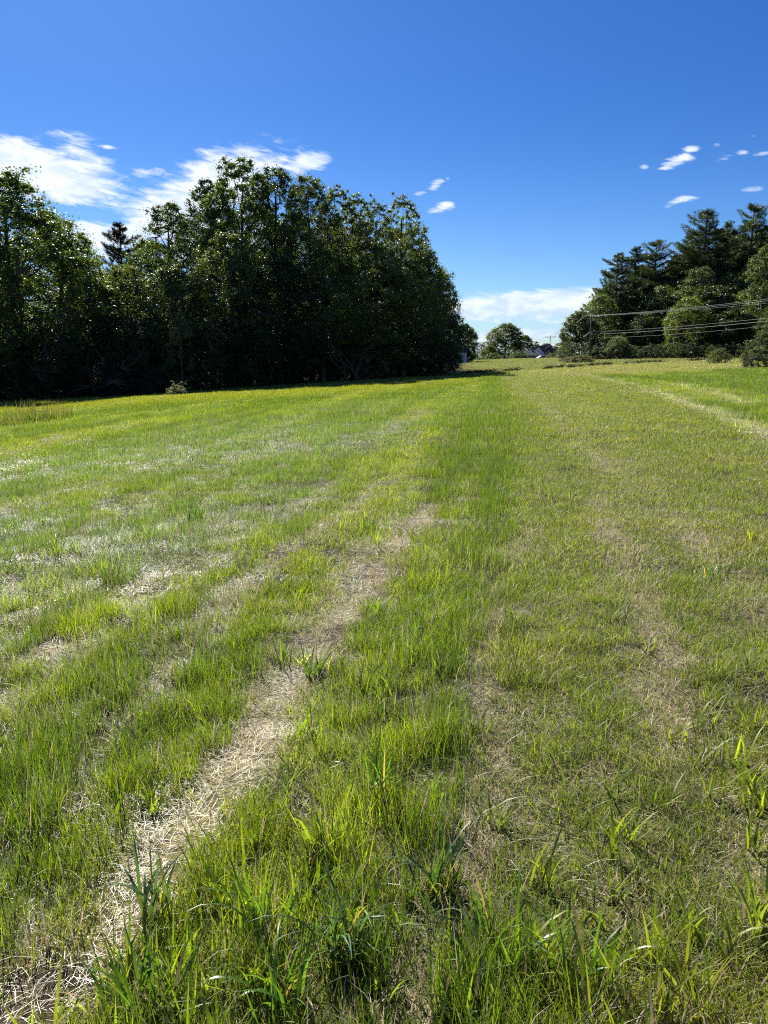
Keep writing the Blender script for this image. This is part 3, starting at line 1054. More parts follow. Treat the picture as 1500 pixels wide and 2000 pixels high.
def make_conifer(name, seed, H, Rad, base=.12, style='pine', nwh=24):
    rng = np.random.default_rng(seed)
    lines, P, D = [], [], []
    lean = rng.normal(0, .01, 2)
    tp = np.array([[lean[0] * z, lean[1] * z, z] for z in np.linspace(-.5, H, 10)])
    lines.append((tp, [H * .014 * (1 - k / 9.6) + .02 for k in range(10)]))
    for w in range(nwh):
        t = base + (1 - base) * (w + rng.uniform(0, .5)) / nwh
        z = H * t
        q = (t - base) / (1 - base)
        if style == 'pine':
            er = Rad * (1 - q) ** .62 * (.8 + .35 * math.sin(w * 1.9 + seed)) * rng.uniform(.8, 1.15)
        else:
            er = Rad * (1 - q) ** .9 * rng.uniform(.8, 1.1)
        er = max(er, .45)
        nb = 6 if style == 'pine' else 7
        for b in range(nb):
            a = w * 1.1 + b * 2 * math.pi / nb + rng.normal(0, .3)
            ln = er * rng.uniform(.5, 1.2)
            z = H * min(.985, t + rng.uniform(-.6, .6) * (1 - base) / nwh)
            if style == 'pine' and rng.uniform() < .12:
                continue
            up = (.04 + .55 * q + rng.normal(0, .12)) if style == 'pine' else (-.30 + .55 * q)
            tipup = .22 if style == 'pine' else .14
            p0 = np.array([lean[0] * z, lean[1] * z, z])
            dr = np.array([math.cos(a), math.sin(a), 0])
            pts = [p0 + dr * ln * s + np.array([0, 0, ln * (up * s + tipup * s * s * s)]) for s in (0, .35, .7, 1)]
            pts = np.array(pts) + rng.normal(0, .04, (4, 3)) * np.array([[0], [1], [1], [1]])
            lines.append((pts, [.05 * (1.2 - q) + .012, .035, .02, .01]))
            # side sprays
            side = np.array([-dr[1], dr[0], 0])
            ns = max(4, int(ln * (5.0 if style == 'pine' else 6)))
            for s in np.linspace(.22, 1, ns):
                c0 = pts[0] * (1 - s) + pts[3] * s
                c0[2] = np.interp(s, [0, .35, .7, 1], pts[:, 2])
                sl = ln * .34 * (1.15 - s) + .22
                for sg in (-1, 1):
                    for m_ in np.linspace(.15, 1, max(2, int(sl / .28))):
                        P.append(c0 + side * sg * sl * m_ + dr * sl * m_ * .55 + np.array([0, 0, .06 * rng.normal() + (.1 if style == 'pine' else -.14) * m_]))
                        D.append(side * sg * .5 + dr * .8 + np.array([0, 0, .45 if style == 'pine' else -.05]))
    # leader
    for z in np.linspace(H * .93, H, 6):
        P.append(np.array([lean[0] * z, lean[1] * z, z])); D.append(np.array([0, 0, 1.]))
    P, D = np.array(P), np.array(D)
    npn = max(4, min(14, int(105000 / len(P))))
    V, T, lr = needle_cards(P, D, npn, .34 if style == 'pine' else .26, .055 if style == 'pine' else .06, rng, .55)
    print(name, 'twigs', len(P), 'cards', len(P) * npn)
    tm = tubes_mesh(name + '_trunk', lines, M_BARK, 5)
    cm = mesh(name + '_crown', V, None, {'lr': ('FLOAT', lr)}, [M_NEEDLE], False, T)
    return dict(trunk=tm, crown=cm, H=H, R=Rad)


VAR = {}
VAR['maple'] = make_broad('maple', 11, 19, 5.6, base=.06, nlimb=24, ncl=520, per=90, leaf=.18, crad=(.4, .95), gaps=.14, lowfull=.9)
VAR['maple2'] = make_broad('maple2', 12, 17, 5.0, base=.05, nlimb=22, ncl=460, per=90, leaf=.18, crad=(.4, .9), gaps=.16, lowfull=.9)
VAR['oak'] = make_broad('oak', 13, 21, 5.2, base=.14, nlimb=24, ncl=480, per=80, leaf=.18, crad=(.3, .8), gaps=.24, lowfull=.6)
VAR['oak2'] = make_broad('oak2', 14, 21, 5.0, base=.12, nlimb=24, ncl=470, per=80, leaf=.17, crad=(.3, .75), gaps=.26, lowfull=.6)
VAR['ash'] = make_broad('ash', 15, 19, 4.2, base=.10, nlimb=24, ncl=400, per=65, leaf=.16, crad=(.22, .6), gaps=.24, lowfull=.7)
VAR['birch'] = make_broad('birch', 16, 17, 3.2, base=.14, nlimb=22, ncl=320, per=60, leaf=.14, crad=(.2, .55), gaps=.28, bark=M_BIRCH, lowfull=.7)
VAR['edge'] = make_broad('edge', 17, 12, 4.4, base=.03, nlimb=22, ncl=420, per=85, leaf=.15, crad=(.3, .75), gaps=.14, lowfull=1.0)
VAR['round'] = make_broad('round', 22, 14, 6.2, base=.04, nlimb=24, ncl=620, per=80, leaf=.27, crad=(.5, 1.0), gaps=.06, lowfull=1.0)
VAR['low'] = make_broad('low', 18, 7, 3.2, base=.02, nlimb=16, ncl=220, per=85, leaf=.14, crad=(.25, .6), gaps=.15, lowfull=1.0)
VAR['shrub'] = make_broad('shrub', 19, 2.4, 1.7, base=.02, nlimb=16, ncl=230, per=80, leaf=.075, crad=(.16, .40), gaps=.08, lowfull=1.0)
VAR['sapling'] = make_broad('sapling', 20, 6.0, 1.5, base=.04, nlimb=14, ncl=110, per=60, leaf=.13, crad=(.15, .4), gaps=.3, lowfull=.9)
VAR['pine'] = make_conifer('pine', 31, 25, 6.0, .14, 'pine', 27)
VAR['pine2'] = make_conifer('pine2', 32, 25, 5.2, .20, 'pine', 25)
VAR['pine3'] = make_conifer('pine3', 33, 22, 5.2, .12, 'pine', 23)
VAR['spruce'] = make_conifer('spruce', 34, 18, 3.4, .06, 'spruce', 30)

GREEN = (.074, .108, .030)
OLIVE = (.094, .124, .035)
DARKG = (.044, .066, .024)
YELG = (.120, .146, .038)
PINEG = (.062, .086, .038)
BRONZ = (.090, .080, .035)
_rr = random.Random(5)


def tree(name, label, cat, u, vtop, w, D, var, tint, group=None, rotz=None, sink=0.0):
    """plant a tree of the given kind: u/vtop/w say where its crown stands as seen from the path, D how far off it is"""
    v = VAR[var]
    x, ztop = at_depth(u, vtop, D)
    zg = float(gheight(x, D)) - .05 - sink
    Hh = ztop - zg
    sx = 1.12 * (w * D / FPX) / (2 * v['R'])
    sz = Hh / (v['H'] * 1.0)
    rz = _rr.uniform(0, 6.28) if rotz is None else rotz
    t = thing(name, label, cat, (x, D, zg), rz, group)
    t.scale = (sx, sx, sz)
    a = obj('trunk', v['trunk'], t)
    b = obj('crown', v['crown'], t)
    f = _rr.uniform(.78, 1.24)
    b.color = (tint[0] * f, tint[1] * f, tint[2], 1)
    return t


W = 'trees of the wood on the left'
for row in [
    ('maple_tree', 'big leafy maple at the left end of the left wood, taller than its neighbours', 15, 332, 324, 70, 'maple', GREEN),
    ('maple_tree', 'rounded maple cut by the left edge of the photo, in front of the wood', -95, 400, 259, 66, 'maple2', GREEN),
    ('maple_tree', 'sloping-crowned maple just right of the tallest left-end maple', 108, 425, 200, 75, 'maple2', OLIVE),
    ('spruce_tree', 'dark ragged spruce poking up in the dip of the left wood', 232, 440, 165, 92, 'pine3', (.030, .038, .024)),
    ('broadleaf_tree', 'lower olive-green tree between the left maples and the dark spruce', 176, 500, 162, 80, 'edge', OLIVE),
    ('broadleaf_tree', 'yellowish-green tree directly in front of the dark spruce', 248, 518, 162, 76, 'edge', YELG),
    ('broadleaf_tree', 'tree filling the gap between the dark spruce and the round-topped oak', 288, 468, 130, 90, 'maple2', OLIVE),
    ('oak_tree', 'oak whose round top rises just right of the dark spruce', 330, 392, 162, 84, 'oak2', GREEN),
    ('oak_tree', 'thin open-topped oak just left of the tallest oak, cloud showing through it', 398, 350, 150, 90, 'oak', DARKG),
    ('oak_tree', 'tallest oak of the left wood, its top against the white cloud', 465, 305, 188, 86, 'oak', GREEN),
    ('oak_tree', 'tall open oak right of the tallest one, sky gaps in its crown', 538, 322, 169, 88, 'oak2', GREEN),
    ('oak_tree', 'oak with a flat leafy top right of the two tall open oaks', 603, 342, 150, 85, 'oak', OLIVE),
    ('ash_tree', 'slim light-green tree right of the flat-topped oak', 655, 366, 125, 88, 'ash', YELG),
    ('ash_tree', 'slim tree with a few bare twigs standing out of its top', 695, 380, 125, 92, 'ash', OLIVE),
    ('birch_tree', 'pale-stemmed thin tree in the middle of the sloping right half of the wood', 735, 388, 112, 88, 'birch', OLIVE),
    ('ash_tree', 'bushy-topped green tree, last tall one before the wood slopes down right', 785, 384, 131, 92, 'ash', YELG),
    ('birch_tree', 'thin tree reaching a loose branch out to the right over the wood edge', 822, 432, 75, 94, 'birch', YELG),
    ('broadleaf_tree', 'dense round tree on the right shoulder of the left wood', 822, 488, 135, 94, 'edge', GREEN),
    ('broadleaf_tree', 'dense dark tree forming the right-hand tip of the left wood', 863, 528, 90, 97, 'edge', DARKG),
    ('broadleaf_tree', 'low full tree at the far right foot of the left wood', 866, 598, 82, 93, 'edge', DARKG),
    ('broadleaf_tree', 'wide yellow-green tree low in front of the tallest oaks', 445, 455, 173, 78, 'maple2', OLIVE),
    ('broadleaf_tree', 'mid-height tree below the oak beside the spruce', 330, 520, 162, 76, 'edge', GREEN),
    ('broadleaf_tree', 'dark mid-height tree in front of the open oaks', 545, 500, 188, 79, 'maple2', DARKG),
    ('broadleaf_tree', 'mid-height tree with lighter leaves in front of the flat-topped oak', 630, 480, 175, 81, 'maple', GREEN),
    ('broadleaf_tree', 'mid-height tree in front of the slim light-green ones', 715, 470, 175, 84, 'maple2', OLIVE),
    ('broadleaf_tree', 'broad green tree in front of the sloping right half of the wood', 790, 500, 162, 87, 'maple', GREEN),
    ('broadleaf_tree', 'low dark tree filling the foot of the wood left of the sunlit sapling', 255, 620, 175, 73, 'low', DARKG),
    ('sapling', 'thin sunlit sapling with pale leaves against the dark foot of the wood', 350, 610, 52, 71, 'sapling', (.13, .15, .06)),
    ('sapling', 'slim sapling with bright leaves at the dark foot of the left maples', 150, 640, 50, 69, 'sapling', OLIVE),
]:
    tree(row[0], row[1], 'sapling' if row[0] == 'sapling' else 'tree', *row[2:], group=None if row[0] == 'sapling' else W)
# second row, mostly hidden by the first
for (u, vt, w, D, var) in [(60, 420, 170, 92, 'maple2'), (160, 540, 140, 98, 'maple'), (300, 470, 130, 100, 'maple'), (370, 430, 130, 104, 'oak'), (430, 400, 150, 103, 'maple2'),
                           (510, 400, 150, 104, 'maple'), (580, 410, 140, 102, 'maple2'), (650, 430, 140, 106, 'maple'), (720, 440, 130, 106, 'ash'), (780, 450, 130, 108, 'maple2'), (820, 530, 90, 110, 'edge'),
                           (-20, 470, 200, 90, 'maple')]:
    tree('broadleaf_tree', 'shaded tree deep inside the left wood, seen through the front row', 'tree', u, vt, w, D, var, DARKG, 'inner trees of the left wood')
# skirt of bushes at the foot
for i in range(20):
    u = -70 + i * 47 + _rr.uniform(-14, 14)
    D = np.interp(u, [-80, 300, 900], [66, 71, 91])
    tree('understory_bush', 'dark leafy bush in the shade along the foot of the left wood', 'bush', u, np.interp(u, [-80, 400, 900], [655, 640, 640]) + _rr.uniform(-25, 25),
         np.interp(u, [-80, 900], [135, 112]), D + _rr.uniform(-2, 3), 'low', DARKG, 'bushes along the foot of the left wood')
tree('bush', 'wide dry brush heap, reddish-brown partly painted lens flare, at shaded foot of left maples', 'bush', 215, 705, 150, 68, 'shrub', (.05, .03, .02))  # reddish tint of the brush partly imitates lens flare
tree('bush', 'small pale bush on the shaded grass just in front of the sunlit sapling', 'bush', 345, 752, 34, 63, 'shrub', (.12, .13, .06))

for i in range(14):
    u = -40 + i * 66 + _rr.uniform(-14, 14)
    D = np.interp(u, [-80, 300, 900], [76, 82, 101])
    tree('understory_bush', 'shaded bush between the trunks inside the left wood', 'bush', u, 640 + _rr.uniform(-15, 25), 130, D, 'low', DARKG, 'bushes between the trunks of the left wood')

# right wood
G2 = 'trees of the wood on the right'
for row in [
    ('broadleaf_tree', 'broad mid-green tree under the pointed pine of the lower pine group', 1300, 560, 110, 144, 'round', GREEN),
    ('broadleaf_tree', 'round mid-green tree below the big pointed pine, behind the power lines', 1395, 560, 120, 136, 'round', OLIVE),
    ('broadleaf_tree', 'round dark green tree below the tallest pine at right', 1478, 560, 110, 134, 'round', GREEN),
    ('broadleaf_tree', 'round broadleaf tree at the left tip of the right wood, sloping to the field', 1135, 608, 78, 140, 'round', OLIVE),
    ('broadleaf_tree', 'taller round broadleaf tree behind the first utility pole', 1172, 575, 92, 146, 'maple2', OLIVE),
    ('pine_tree', 'leftmost white pine of the right wood, branches feathering out over the sky', 1208, 495, 120, 152, 'pine3', PINEG),
    ('pine_tree', 'narrow pine behind the leftmost white pine', 1246, 484, 105, 158, 'pine2', PINEG),
    ('pine_tree', 'pointed pine in the middle of the lower pine group', 1284, 470, 130, 154, 'pine', PINEG),
    ('pine_tree', 'short pine in the dip left of the big pointed pine', 1322, 500, 110, 156, 'pine3', PINEG),
    ('pine_tree', 'big pointed pine with broad dark shoulders in the right wood', 1380, 413, 185, 150, 'pine', (.058, .080, .036)),
    ('pine_tree', 'lower pine forming the left shoulder of the big pointed pine', 1350, 458, 140, 155, 'pine2', PINEG),
    ('pine_tree', 'lower pine forming the right shoulder of the big pointed pine', 1402, 448, 150, 158, 'pine3', PINEG),
    ('pine_tree', 'round-topped pine just right of the big pointed pine', 1425, 436, 120, 156, 'pine2', PINEG),
    ('pine_tree', 'tallest pine near the right edge of the photo', 1474, 400, 150, 152, 'pine', PINEG),
    ('pine_tree', 'pine cut by the right edge of the photo beside the tallest one', 1527, 414, 130, 150, 'pine2', PINEG),
    ('broadleaf_tree', 'wide leafy tree in front of the big pointed pine', 1372, 520, 110, 140, 'oak2', GREEN),
    ('broadleaf_tree', 'dark leafy tree between the big pine and the lighter tree at the edge', 1432, 530, 100, 142, 'oak', GREEN),
    ('broadleaf_tree', 'lighter green tree at the right edge of the photo', 1502, 478, 90, 128, 'ash', OLIVE),
    ('broadleaf_tree', 'half-height leafy tree with bright leaves below the wide leafy one', 1345, 580, 90, 132, 'edge', YELG),
    ('broadleaf_tree', 'low leafy tree in front of the pines, left of the half-height bright one', 1268, 610, 90, 140, 'edge', GREEN),
    ('broadleaf_tree', 'small round bright tree low behind the power lines', 1208, 655, 44, 130, 'low', YELG),
    ('broadleaf_tree', 'leafy tree low in front of the dark leafy one near the right edge', 1440, 600, 100, 130, 'edge', GREEN),
    ('broadleaf_tree', 'leafy tree cut by the right edge, below the lighter green one', 1530, 585, 90, 122, 'edge', OLIVE),
]:
    tree(row[0], row[1], 'tree', *row[2:], group=G2)
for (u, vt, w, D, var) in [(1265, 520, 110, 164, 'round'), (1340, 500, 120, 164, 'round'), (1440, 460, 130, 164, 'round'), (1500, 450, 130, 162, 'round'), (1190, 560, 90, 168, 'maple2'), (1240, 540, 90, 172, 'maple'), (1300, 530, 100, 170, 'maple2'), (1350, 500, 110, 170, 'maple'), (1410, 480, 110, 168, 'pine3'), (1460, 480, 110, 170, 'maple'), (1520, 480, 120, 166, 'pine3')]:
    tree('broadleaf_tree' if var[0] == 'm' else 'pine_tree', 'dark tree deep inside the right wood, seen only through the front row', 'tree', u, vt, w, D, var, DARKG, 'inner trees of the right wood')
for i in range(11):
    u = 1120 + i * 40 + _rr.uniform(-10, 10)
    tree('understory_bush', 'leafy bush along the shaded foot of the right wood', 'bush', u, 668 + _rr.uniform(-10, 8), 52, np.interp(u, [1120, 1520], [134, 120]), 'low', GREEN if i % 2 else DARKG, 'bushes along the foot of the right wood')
tree('bush', 'big grey-green bush at the right edge of the photo, standing in the field', 'bush', 1484, 678, 58, 62, 'shrub', (.075, .095, .040))
tree('bush', 'low yellowish bush on the field edge just left of the big grey-green bush', 'bush', 1404, 683, 38, 92, 'shrub', (.11, .12, .04))
tree('bush', 'low pale bush on the crest below the first utility pole', 'bush', 1136, 694, 46, 118, 'shrub', (.13, .13, .05))
tree('bush', 'second low pale bush on the crest, left of the first utility pole', 'bush', 1112, 697, 34, 121, 'shrub', (.12, .13, .05))

# far middle
for row in [
    ('broadleaf_tree', 'large round lone tree in the far middle, beyond the crest', 988, 632, 78, 250, 'round', OLIVE),
    ('broadleaf_tree', 'smaller round tree touching the right side of the lone round tree', 1024, 655, 42, 258, 'round', GREEN),
    ('pine_tree', 'small dark pine behind the white house', 1048, 667, 26, 285, 'pine3', PINEG),
    ('broadleaf_tree', 'small dark treetop above the dark roof', 1068, 671, 34, 280, 'round', DARKG),
    ('broadleaf_tree', 'low dark tree right of the far T-shaped utility pole', 1094, 670, 34, 240, 'round', DARKG),
    ('broadleaf_tree', 'tree leaning out from behind the right-hand tip of the left wood', 908, 632, 54, 150, 'round', GREEN),
    ('broadleaf_tree', 'thin greyish tree between the left wood and the lone round tree', 940, 668, 34, 240, 'birch', (.09, .10, .06)),
    ('broadleaf_tree', 'small olive tree at the left foot of the lone round tree', 955, 674, 34, 225, 'round', OLIVE),
    ('bush', 'rounded green bush right of the white house at the foot of the far pole', 1080, 690, 26, 170, 'shrub', GREEN),
    ('bush', 'bright green bush between the far pole and the right wood', 1100, 691, 26, 165, 'shrub', OLIVE),
    ('bush', 'dense green bush hiding the foot of the white house', 1014, 686, 34, 205, 'shrub', GREEN),
    ('bush', 'olive bush in front of the lone round tree', 962, 690, 30, 190, 'shrub', OLIVE),
    ('bush', 'small olive bush beside the parked white van', 926, 696, 26, 195, 'shrub', OLIVE),
]:
    tree(row[0], row[1], 'bush' if row[0] == 'bush' else 'tree', *row[2:])

# distant wooded skyline all round: one mass of treetops
def far_wood():
    rng = np.random.default_rng(77)
    n = 1900
    a = rng.uniform(0, 2 * math.pi, n); r = rng.uniform(480, 700, n)
    C = np.stack([r * np.sin(a), r * np.cos(a), rng.uniform(-1, 9, n)], -1)
    V, T, lr = leaf_cards(C, rng.uniform(4, 8, n), 90, 1.7, rng, flat=.9)
    V[:, 2] = np.maximum(V[:, 2], -3)
    me = mesh('far_wood', V, None, {'lr': ('FLOAT', lr)}, [M_LEAF], False, T)
    o = obj('far_wood', me)
    o.color = (.05, .08, .035, 1)
    o['kind'] = 'stuff'
    o['label'] = 'distant dark treetops along the horizon beyond the field'


far_wood()

# ------------------------------------------------------------------ rushes, windrow, tufts
M_RUSH = tuft_mat("brown_rush", (.19, .17, .07), .3)
M_TG = tuft_mat("bright_tuft", (.085, .165, .022))
M_TB = tuft_mat("blue_green_tuft", (.070, .130, .060), .35)


def rush_clump(u, v, w, h, label):
    p = hit(u, v)
    rng = np.random.default_rng(int(u * 7 + v))
    t = thing('rush_clump', label, 'rushes', (p[0], p[1], float(gheight(*p))), 0, 'tall rush clumps on the lower left of the field')
    obj('stems', blade_mesh('stems', [blades(85, w, h * .5, h, .022, .12, .10, rng, 3)], M_RUSH), t)
    obj('leaves', blade_mesh('leaves', [blades(170, w * 1.3, h * .25, h * .6, .025, .3, .3, rng, 3)], M_TG), t)


rush_clump(52, 826, .9, 1.1, 'tallest clump of brown rushes on the lower left of the field')
rush_clump(88, 824, .8, 1.0, 'middle clump of brown rushes on the lower left of the field')
rush_clump(118, 819, .5, .8, 'smallest clump of brown rushes, rightmost on the lower left of the field')
rush_clump(22, 834, .6, .65, 'leftmost thin clump of rushes on the lower left of the field')


def windrow():
    """dark broken ridge of cut grass along the far edge of the mown field"""
    rng = np.random.default_rng(3)
    P = []
    pts = np.array([[6, 89], [13, 92.0], [19, 96], [25, 100], [34, 106], [45, 112], [58, 116]])
    for a, b in zip(pts[:-1], pts[1:]):
        n = int(np.hypot(*(b - a)) * 1.6)
        for k in range(n):
            q = a + (b - a) * (k + rng.uniform(0, 1)) / n
            if vnoise(np.array(q[0] * .35), np.array(q[1] * .2), 9) < .33:
                continue
            P.append([q[0] + rng.normal(0, .3), q[1] + rng.normal(0, .3), float(gheight(q[0], q[1])) + .22])
    P = np.array(P)
    V, T, lr = leaf_cards(P, rng.uniform(.4, .8, len(P)), 220, .18, rng, flat=.45, aspect=.3)
    me = mesh('cut_grass_windrow', V, None, {'lr': ('FLOAT', lr)}, [M_LEAF], False, T)
    o = obj('cut_grass_windrow', me)
    o.color = (.045, .042, .022, 1)
    o['kind'] = 'stuff'
    o['label'] = 'broken dark ridge of cut grass along the far edge of the mown field'


windrow()


def tuft(u, v, n, h, w, mat, label, seed, lean=.26, curl=.17, rad=.05):
    n = int(n * 1.6)
    p = hit(u, v)
    rng = np.random.default_rng(seed)
    me = blade_mesh('grass_tuft', [blades(n, rad, h * .5, h, w, lean, curl, rng, 7), blades(n // 2, rad * 1.2, h * .25, h * .55, w * .8, lean * 1.6, curl, rng, 5)], mat)
    o = obj('grass_tuft', me, None, (p[0], p[1], float(gheight(*p))))
    tag(o, label, 'grass tuft', 'tall broad-bladed grass tufts near the photographer')


tuft(745, 1560, 16, .34, .010, M_TG, 'lone tall green tuft right of the main straw row, halfway down the near field', 1)
tuft(300, 1790, 13, .30, .012, M_TB, 'blue-grey broad-bladed tuft beside the lowest patch of straw at lower left', 2)
tuft(520, 1840, 16, .34, .010, M_TG, 'arching green tuft right of the blue-grey tuft near the bottom', 3)
tuft(670, 1870, 18, .36, .011, M_TB, 'dense dark green tuft near the bottom, left of the middle', 4)
tuft(960, 1900, 20, .34, .010, M_TG, 'wide bright tuft at the bottom just right of the middle', 5, rad=.08)
tuft(1130, 1930, 14, .30, .010, M_TG, 'bright tuft at the bottom, left of the dark hollow', 6, rad=.07)
tuft(260, 1985, 14, .30, .011, M_TG, 'bright tuft cut by the bottom edge at lower left', 7, rad=.07)
tuft(560, 1995, 16, .33, .011, M_TG, 'bright tuft cut by the bottom edge, left of the middle', 8, rad=.07)
tuft(610, 1320, 14, .24, .009, M_TG, 'small green tuft growing on the left side of the main straw row', 9)
tuft(380, 1015, 22, .30, .012, M_TG, 'yellow-green tuft among the silvery flattened grass on the left', 10, rad=.09)
tuft(1390, 1130, 18, .18, .010, M_TG, 'dark green tuft in the straw at the right side of the mown strip', 11, rad=.1)
tuft(850, 1750, 14, .30, .010, M_TB, 'slender dark green tuft below the lone tall one', 12)

# ------------------------------------------------------------------ utility poles and wires
def pole(x, y, ztop, label, arm=2.4, rz=0.0, low_arm=True, rad=.12):
    zg = float(gheight(x, y))
    t = thing('utility_pole', label, 'utility pole', (x, y, zg), rz, 'utility poles along the road beyond the field')
    H = ztop - zg
    MB().tube([(0, 0, -.5), (0, 0, H * .5), (0, 0, H)], [rad, rad * .85, rad * .65], 9).build('post', M_POLE, t, True)
    a = MB().box((0, .14, H - .45), (arm, .10, .14)).build('crossarm', M_POLE, t)
    for sx in (-.46, -.16, .16, .46):
        MB().tube([(arm * sx, .14, H - .38), (arm * sx, .14, H - .24), (arm * sx, .14, H - .18)], [.03, .055, .04], 8).build('insulator', M_CER, t, True)
    MB().tube([(-arm * .3, .12, H - .5), (0, .12, H - 1.1)], .02, 5).tube([(arm * .3, .12, H - .5), (0, .12, H - 1.1)], .02, 5).build('brace', M_TRIM, t)
    return (x, y, zg, H, rz, arm)


def pole_px(u, vtop, D, label, **k):
    x, z = at_depth(u, vtop, D)
    return pole(x, D, z, label, **k)


pA = pole_px(1155, 614, 125, 'nearest utility pole in view, grey-brown, against the left end of the right wood', rz=R(-35))
pB = pole_px(1075, 655, 215, 'T-shaped utility pole standing against the sky left of the right wood', arm=2.9, rz=R(-20))
pC = pole_px(983, 668, 262, 'utility pole in front of the lone round tree in the far middle', arm=2.4, rz=R(10))
pE = pole_px(1022, 664, 240, 'dark utility pole just left of the white house', arm=1.6, rz=R(-10))
pD = pole_px(933, 674, 290, 'smallest utility pole, near the left wood and the parked van', arm=1.8, rz=R(10))
pR = pole(54.0, 72.0, float(gheight(54, 72)) + 8.2, 'utility pole just outside the right edge of the photo', rz=R(-20))


def anchor(p, sx, dz=-.2):
    x, y, zg, H, rz, arm = p
    return np.array([x + math.cos(rz) * arm * sx - math.sin(rz) * .14, y + math.sin(rz) * arm * sx + math.cos(rz) * .14, zg + H + dz])


def wire(a, b, sag, label, rad=.028, group='power lines along the road'):
    pts = []
    for k in range(25):
        t = k / 24
        q = a + (b - a) * t
        pts.append((q[0], q[1], q[2] - 4 * sag * t * (1 - t)))
    o = MB().tube(pts, rad, 5).build('power_line', M_WIRE, None, True)
    tag(o, label, 'power line', group)


for sx, lb in ((-.46, 'topmost power line over the right side of the field'), (.46, 'second power line from the top over the right side of the field'), (.16, 'thin third power line from the top on the right')):
    wire(anchor(pA, sx), anchor(pR, sx, -.18 if abs(sx) > .4 else -.75), .55, lb, .013 if abs(sx) > .4 else .008)
wire(anchor(pA, 0, -2.7), anchor(pR, 0, -2.0), .55, 'fourth power line from the top on the right', .012)
wire(anchor(pA, 0, -3.05), anchor(pR, 0, -2.35), .55, 'thickest lower cable, fifth from the top on the right', .017)
wire(anchor(pA, 0, -3.7), anchor(pR, 0, -2.8), .6, 'lowest thin cable on the right', .009)
GW = 'distant wires between the far poles'
for (p, q, nm) in ((pA, pB, 'between the nearest pole and the T-shaped pole'), (pB, pE, 'from the T-shaped pole to the house pole'), (pE, pC, 'from the house pole to the round-tree pole'), (pC, pD, 'from the round-tree pole to the smallest pole')):
    wire(anchor(p, -.46), anchor(q, -.46), 1.0, 'upper far power line ' + nm, .03, GW)
    wire(anchor(p, .0, -2.6), anchor(q, .0, -2.0), 1.6, 'lower far cable ' + nm, .04, GW)

# ------------------------------------------------------------------ houses and vehicles in the far middle
def house(u, v_base, D, wid, dep, wall_h, roof_h, rz, label, roofm, win=3, name='house', ridge_x=True):
    x, zb = at_depth(u, v_base, D)
    t = thing(name, label, 'house', (x, D, zb), rz)
    MB().box((0, 0, wall_h / 2), (wid, dep, wall_h)).build('wall', M_WALLW, t)
    for sx in (-1, 1):
        X = sx * (wid / 2 - .002)
        q = X - sx * .15
        a, b, c = (-dep / 2, wall_h), (dep / 2, wall_h), (0, wall_h + roof_h - .1)
        MB().poly([(X,) + a, (X,) + b, (X,) + c], [(q,) + a, (q,) + c, (q,) + b], [(X,) + a, (X,) + c, (q,) + c, (q,) + a],
                  [(X,) + b, (q,) + b, (q,) + c, (X,) + c], [(X,) + a, (q,) + a, (q,) + b, (X,) + b]).build('gable', M_WALLW, t)
    sl = math.hypot(dep / 2 + .4, roof_h * (dep / 2 + .4) / (dep / 2))
    an = math.atan2(roof_h, dep / 2)
    r = MB()
    for sy in (-1, 1):
        r.box((0, sy * (dep / 4 + .2 * math.cos(an)), wall_h + roof_h / 2 - .2 * math.sin(an) + .08), (wid + .6, sl, .16), rx=-sy * an)
    ro = r.build('roof', roofm, t)
    MB().box((wid * .22, dep * .1, wall_h + roof_h + .1), (.7, .7, 1.3)).build('chimney', M_TRIM, ro)
    for k in range(win):
        wx = -wid / 2 + wid * (k + .6) / (win + .2)
        w_ = MB().box((wx, -dep / 2 - .02, wall_h * .58), (1.1, .08, 1.3)).build('window', M_TRIM, t)
        MB().box((wx, -dep / 2 - .055, wall_h * .58), (.9, .04, 1.1)).build('pane', M_GLASS, w_)
    for sx in (-1, 1):
        w_ = MB().box((sx * (wid / 2 + .02), 0, wall_h * .62), (.08, 1.1, 1.3)).build('window', M_TRIM, t)
        MB().box((sx * (wid / 2 + .055), 0, wall_h * .62), (.04, .9, 1.1)).build('pane', M_GLASS, w_)
    MB().box((wid * .35, -dep / 2 - .03, 1.05), (.95, .08, 2.1)).build('door', M_TRIM, t)
    return t


house(1032, 708, 215, 4.4, 5, 1.9, 1.3, R(25), 'white house with a pale roof right of the lone round tree', M_ROOFG)
house(1062, 706, 220, 4.6, 4.6, 2.3, 1.9, R(38), 'house with a dark roof and a bright white gable end beside the far T-shaped pole', M_ROOFD)
house(884, 714, 150, 5.5, 5, 2.6, 1.5, R(-10), 'white shed half hidden behind the right-hand tip of the left wood', M_ROOFG, win=2, name='shed')


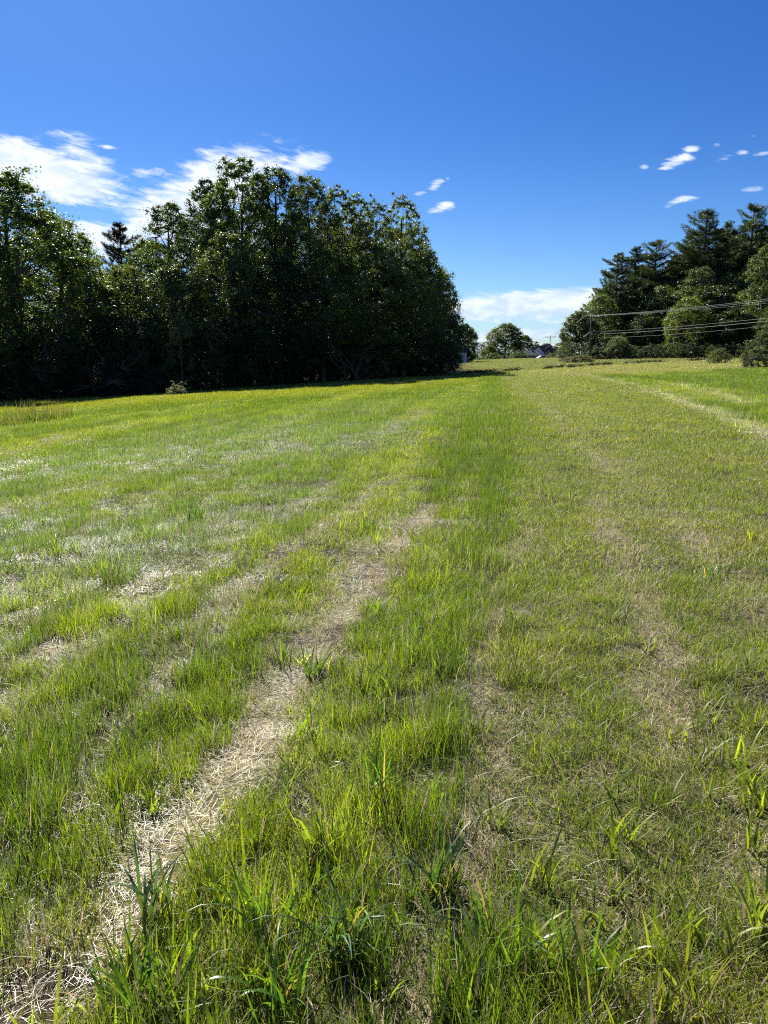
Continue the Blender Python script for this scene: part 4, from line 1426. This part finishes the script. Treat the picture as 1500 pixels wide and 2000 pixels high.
def vehicle(u, vb, D, L, H, rz, label, cat, paint, van=False):
    x, zb = at_depth(u, vb, D)
    t = thing('parked_van' if van else 'parked_car', label, cat, (x, D, zb), rz)
    h = H
    if van:
        prof = [(-L / 2, .35), (L / 2, .35), (L / 2, .95), (L / 2 - .7, 1.15), (L / 2 - 1.35, h), (-L / 2 + .1, h), (-L / 2, h - .15)]
    else:
        prof = [(-L / 2, .35), (L / 2, .35), (L / 2, .8), (L / 2 - 1.1, .95), (L / 2 - 1.8, h), (-L / 2 + 1.0, h), (-L / 2 + .25, .98), (-L / 2, .9)]
    MB().prism(prof, -.88, .88).build('body', paint, t)
    for sy in (-.9, .9):
        MB().prism([(-L / 2 + .9, 1.02), (L / 2 - 1.35, 1.02), (L / 2 - 1.8, h - .12), (-L / 2 + 1.15, h - .12)], sy - .012, sy + .012).build('side_window', M_GLASS, t)
        for sx in (-L * .31, L * .31):
            w_ = MB().tube([(sx, sy - .1, .34), (sx, sy + .1, .34)], .34, 14).build('wheel', M_RUB, t, True)
            MB().tube([(sx, sy - .115, .34), (sx, sy + .115, .34)], .19, 10).build('rim', M_TRIM, w_, True)
    for sy in (-.65, .65):
        MB().box((L / 2 + .01, sy, .72), (.06, .3, .16)).build('headlight', M_CER, t)
        MB().box((-L / 2 - .01, sy, .8), (.06, .22, .2)).build('tail_light', M_LAMP, t)
    MB().box((L / 2 + .02, 0, .45), (.1, 1.6, .18)).build('bumper', M_TRIM, t)


vehicle(917, 711, 205, 4.8, 1.95, R(12), 'white van parked beyond the end of the left wood', 'van', M_PAINT, True)
vehicle(897, 713, 190, 4.3, 1.45, R(-5), 'silver car parked left of the white van', 'car', M_PAINTS)
vehicle(1064, 706, 200, 4.4, 1.45, R(8), 'white car parked in front of the dark-roofed house', 'car', M_PAINT)

# fallen bare branches leaning in the dark of the wood
def fallen_branch():
    rng = np.random.default_rng(4)
    x, z = at_depth(690, 690, 78)
    zg = float(gheight(x, 78))
    mb = MB()
    for k in range(9):
        a = rng.uniform(-1.2, 1.2)
        p = np.array([rng.uniform(-1, 1), rng.uniform(-.4, .4), 0])
        L = rng.uniform(3, 5.5)
        pts = [p]
        d = np.array([math.sin(a), rng.uniform(-.2, .2), 1.0 + .2 * rng.normal()])
        for s in range(4):
            pts.append(pts[-1] + d * L / 4 + rng.normal(0, .12, 3))
            d = d + np.array([.25 * np.sign(a), 0, -.22])
        mb.tube(pts, [.09, .07, .05, .035, .015], 5)
        for b in range(4):
            q = pts[1 + b % 4]
            mb.tube([q, q + rng.normal(0, .45, 3) + np.array([.3, 0, .4])], [.03, .01], 4)
    o = mb.build('fallen_branches', M_BARK, None, True)
    o.location = (x, 78, zg)
    tag(o, 'tangle of bare pale branches leaning at the dark foot of the wood', 'branches')


fallen_branch()
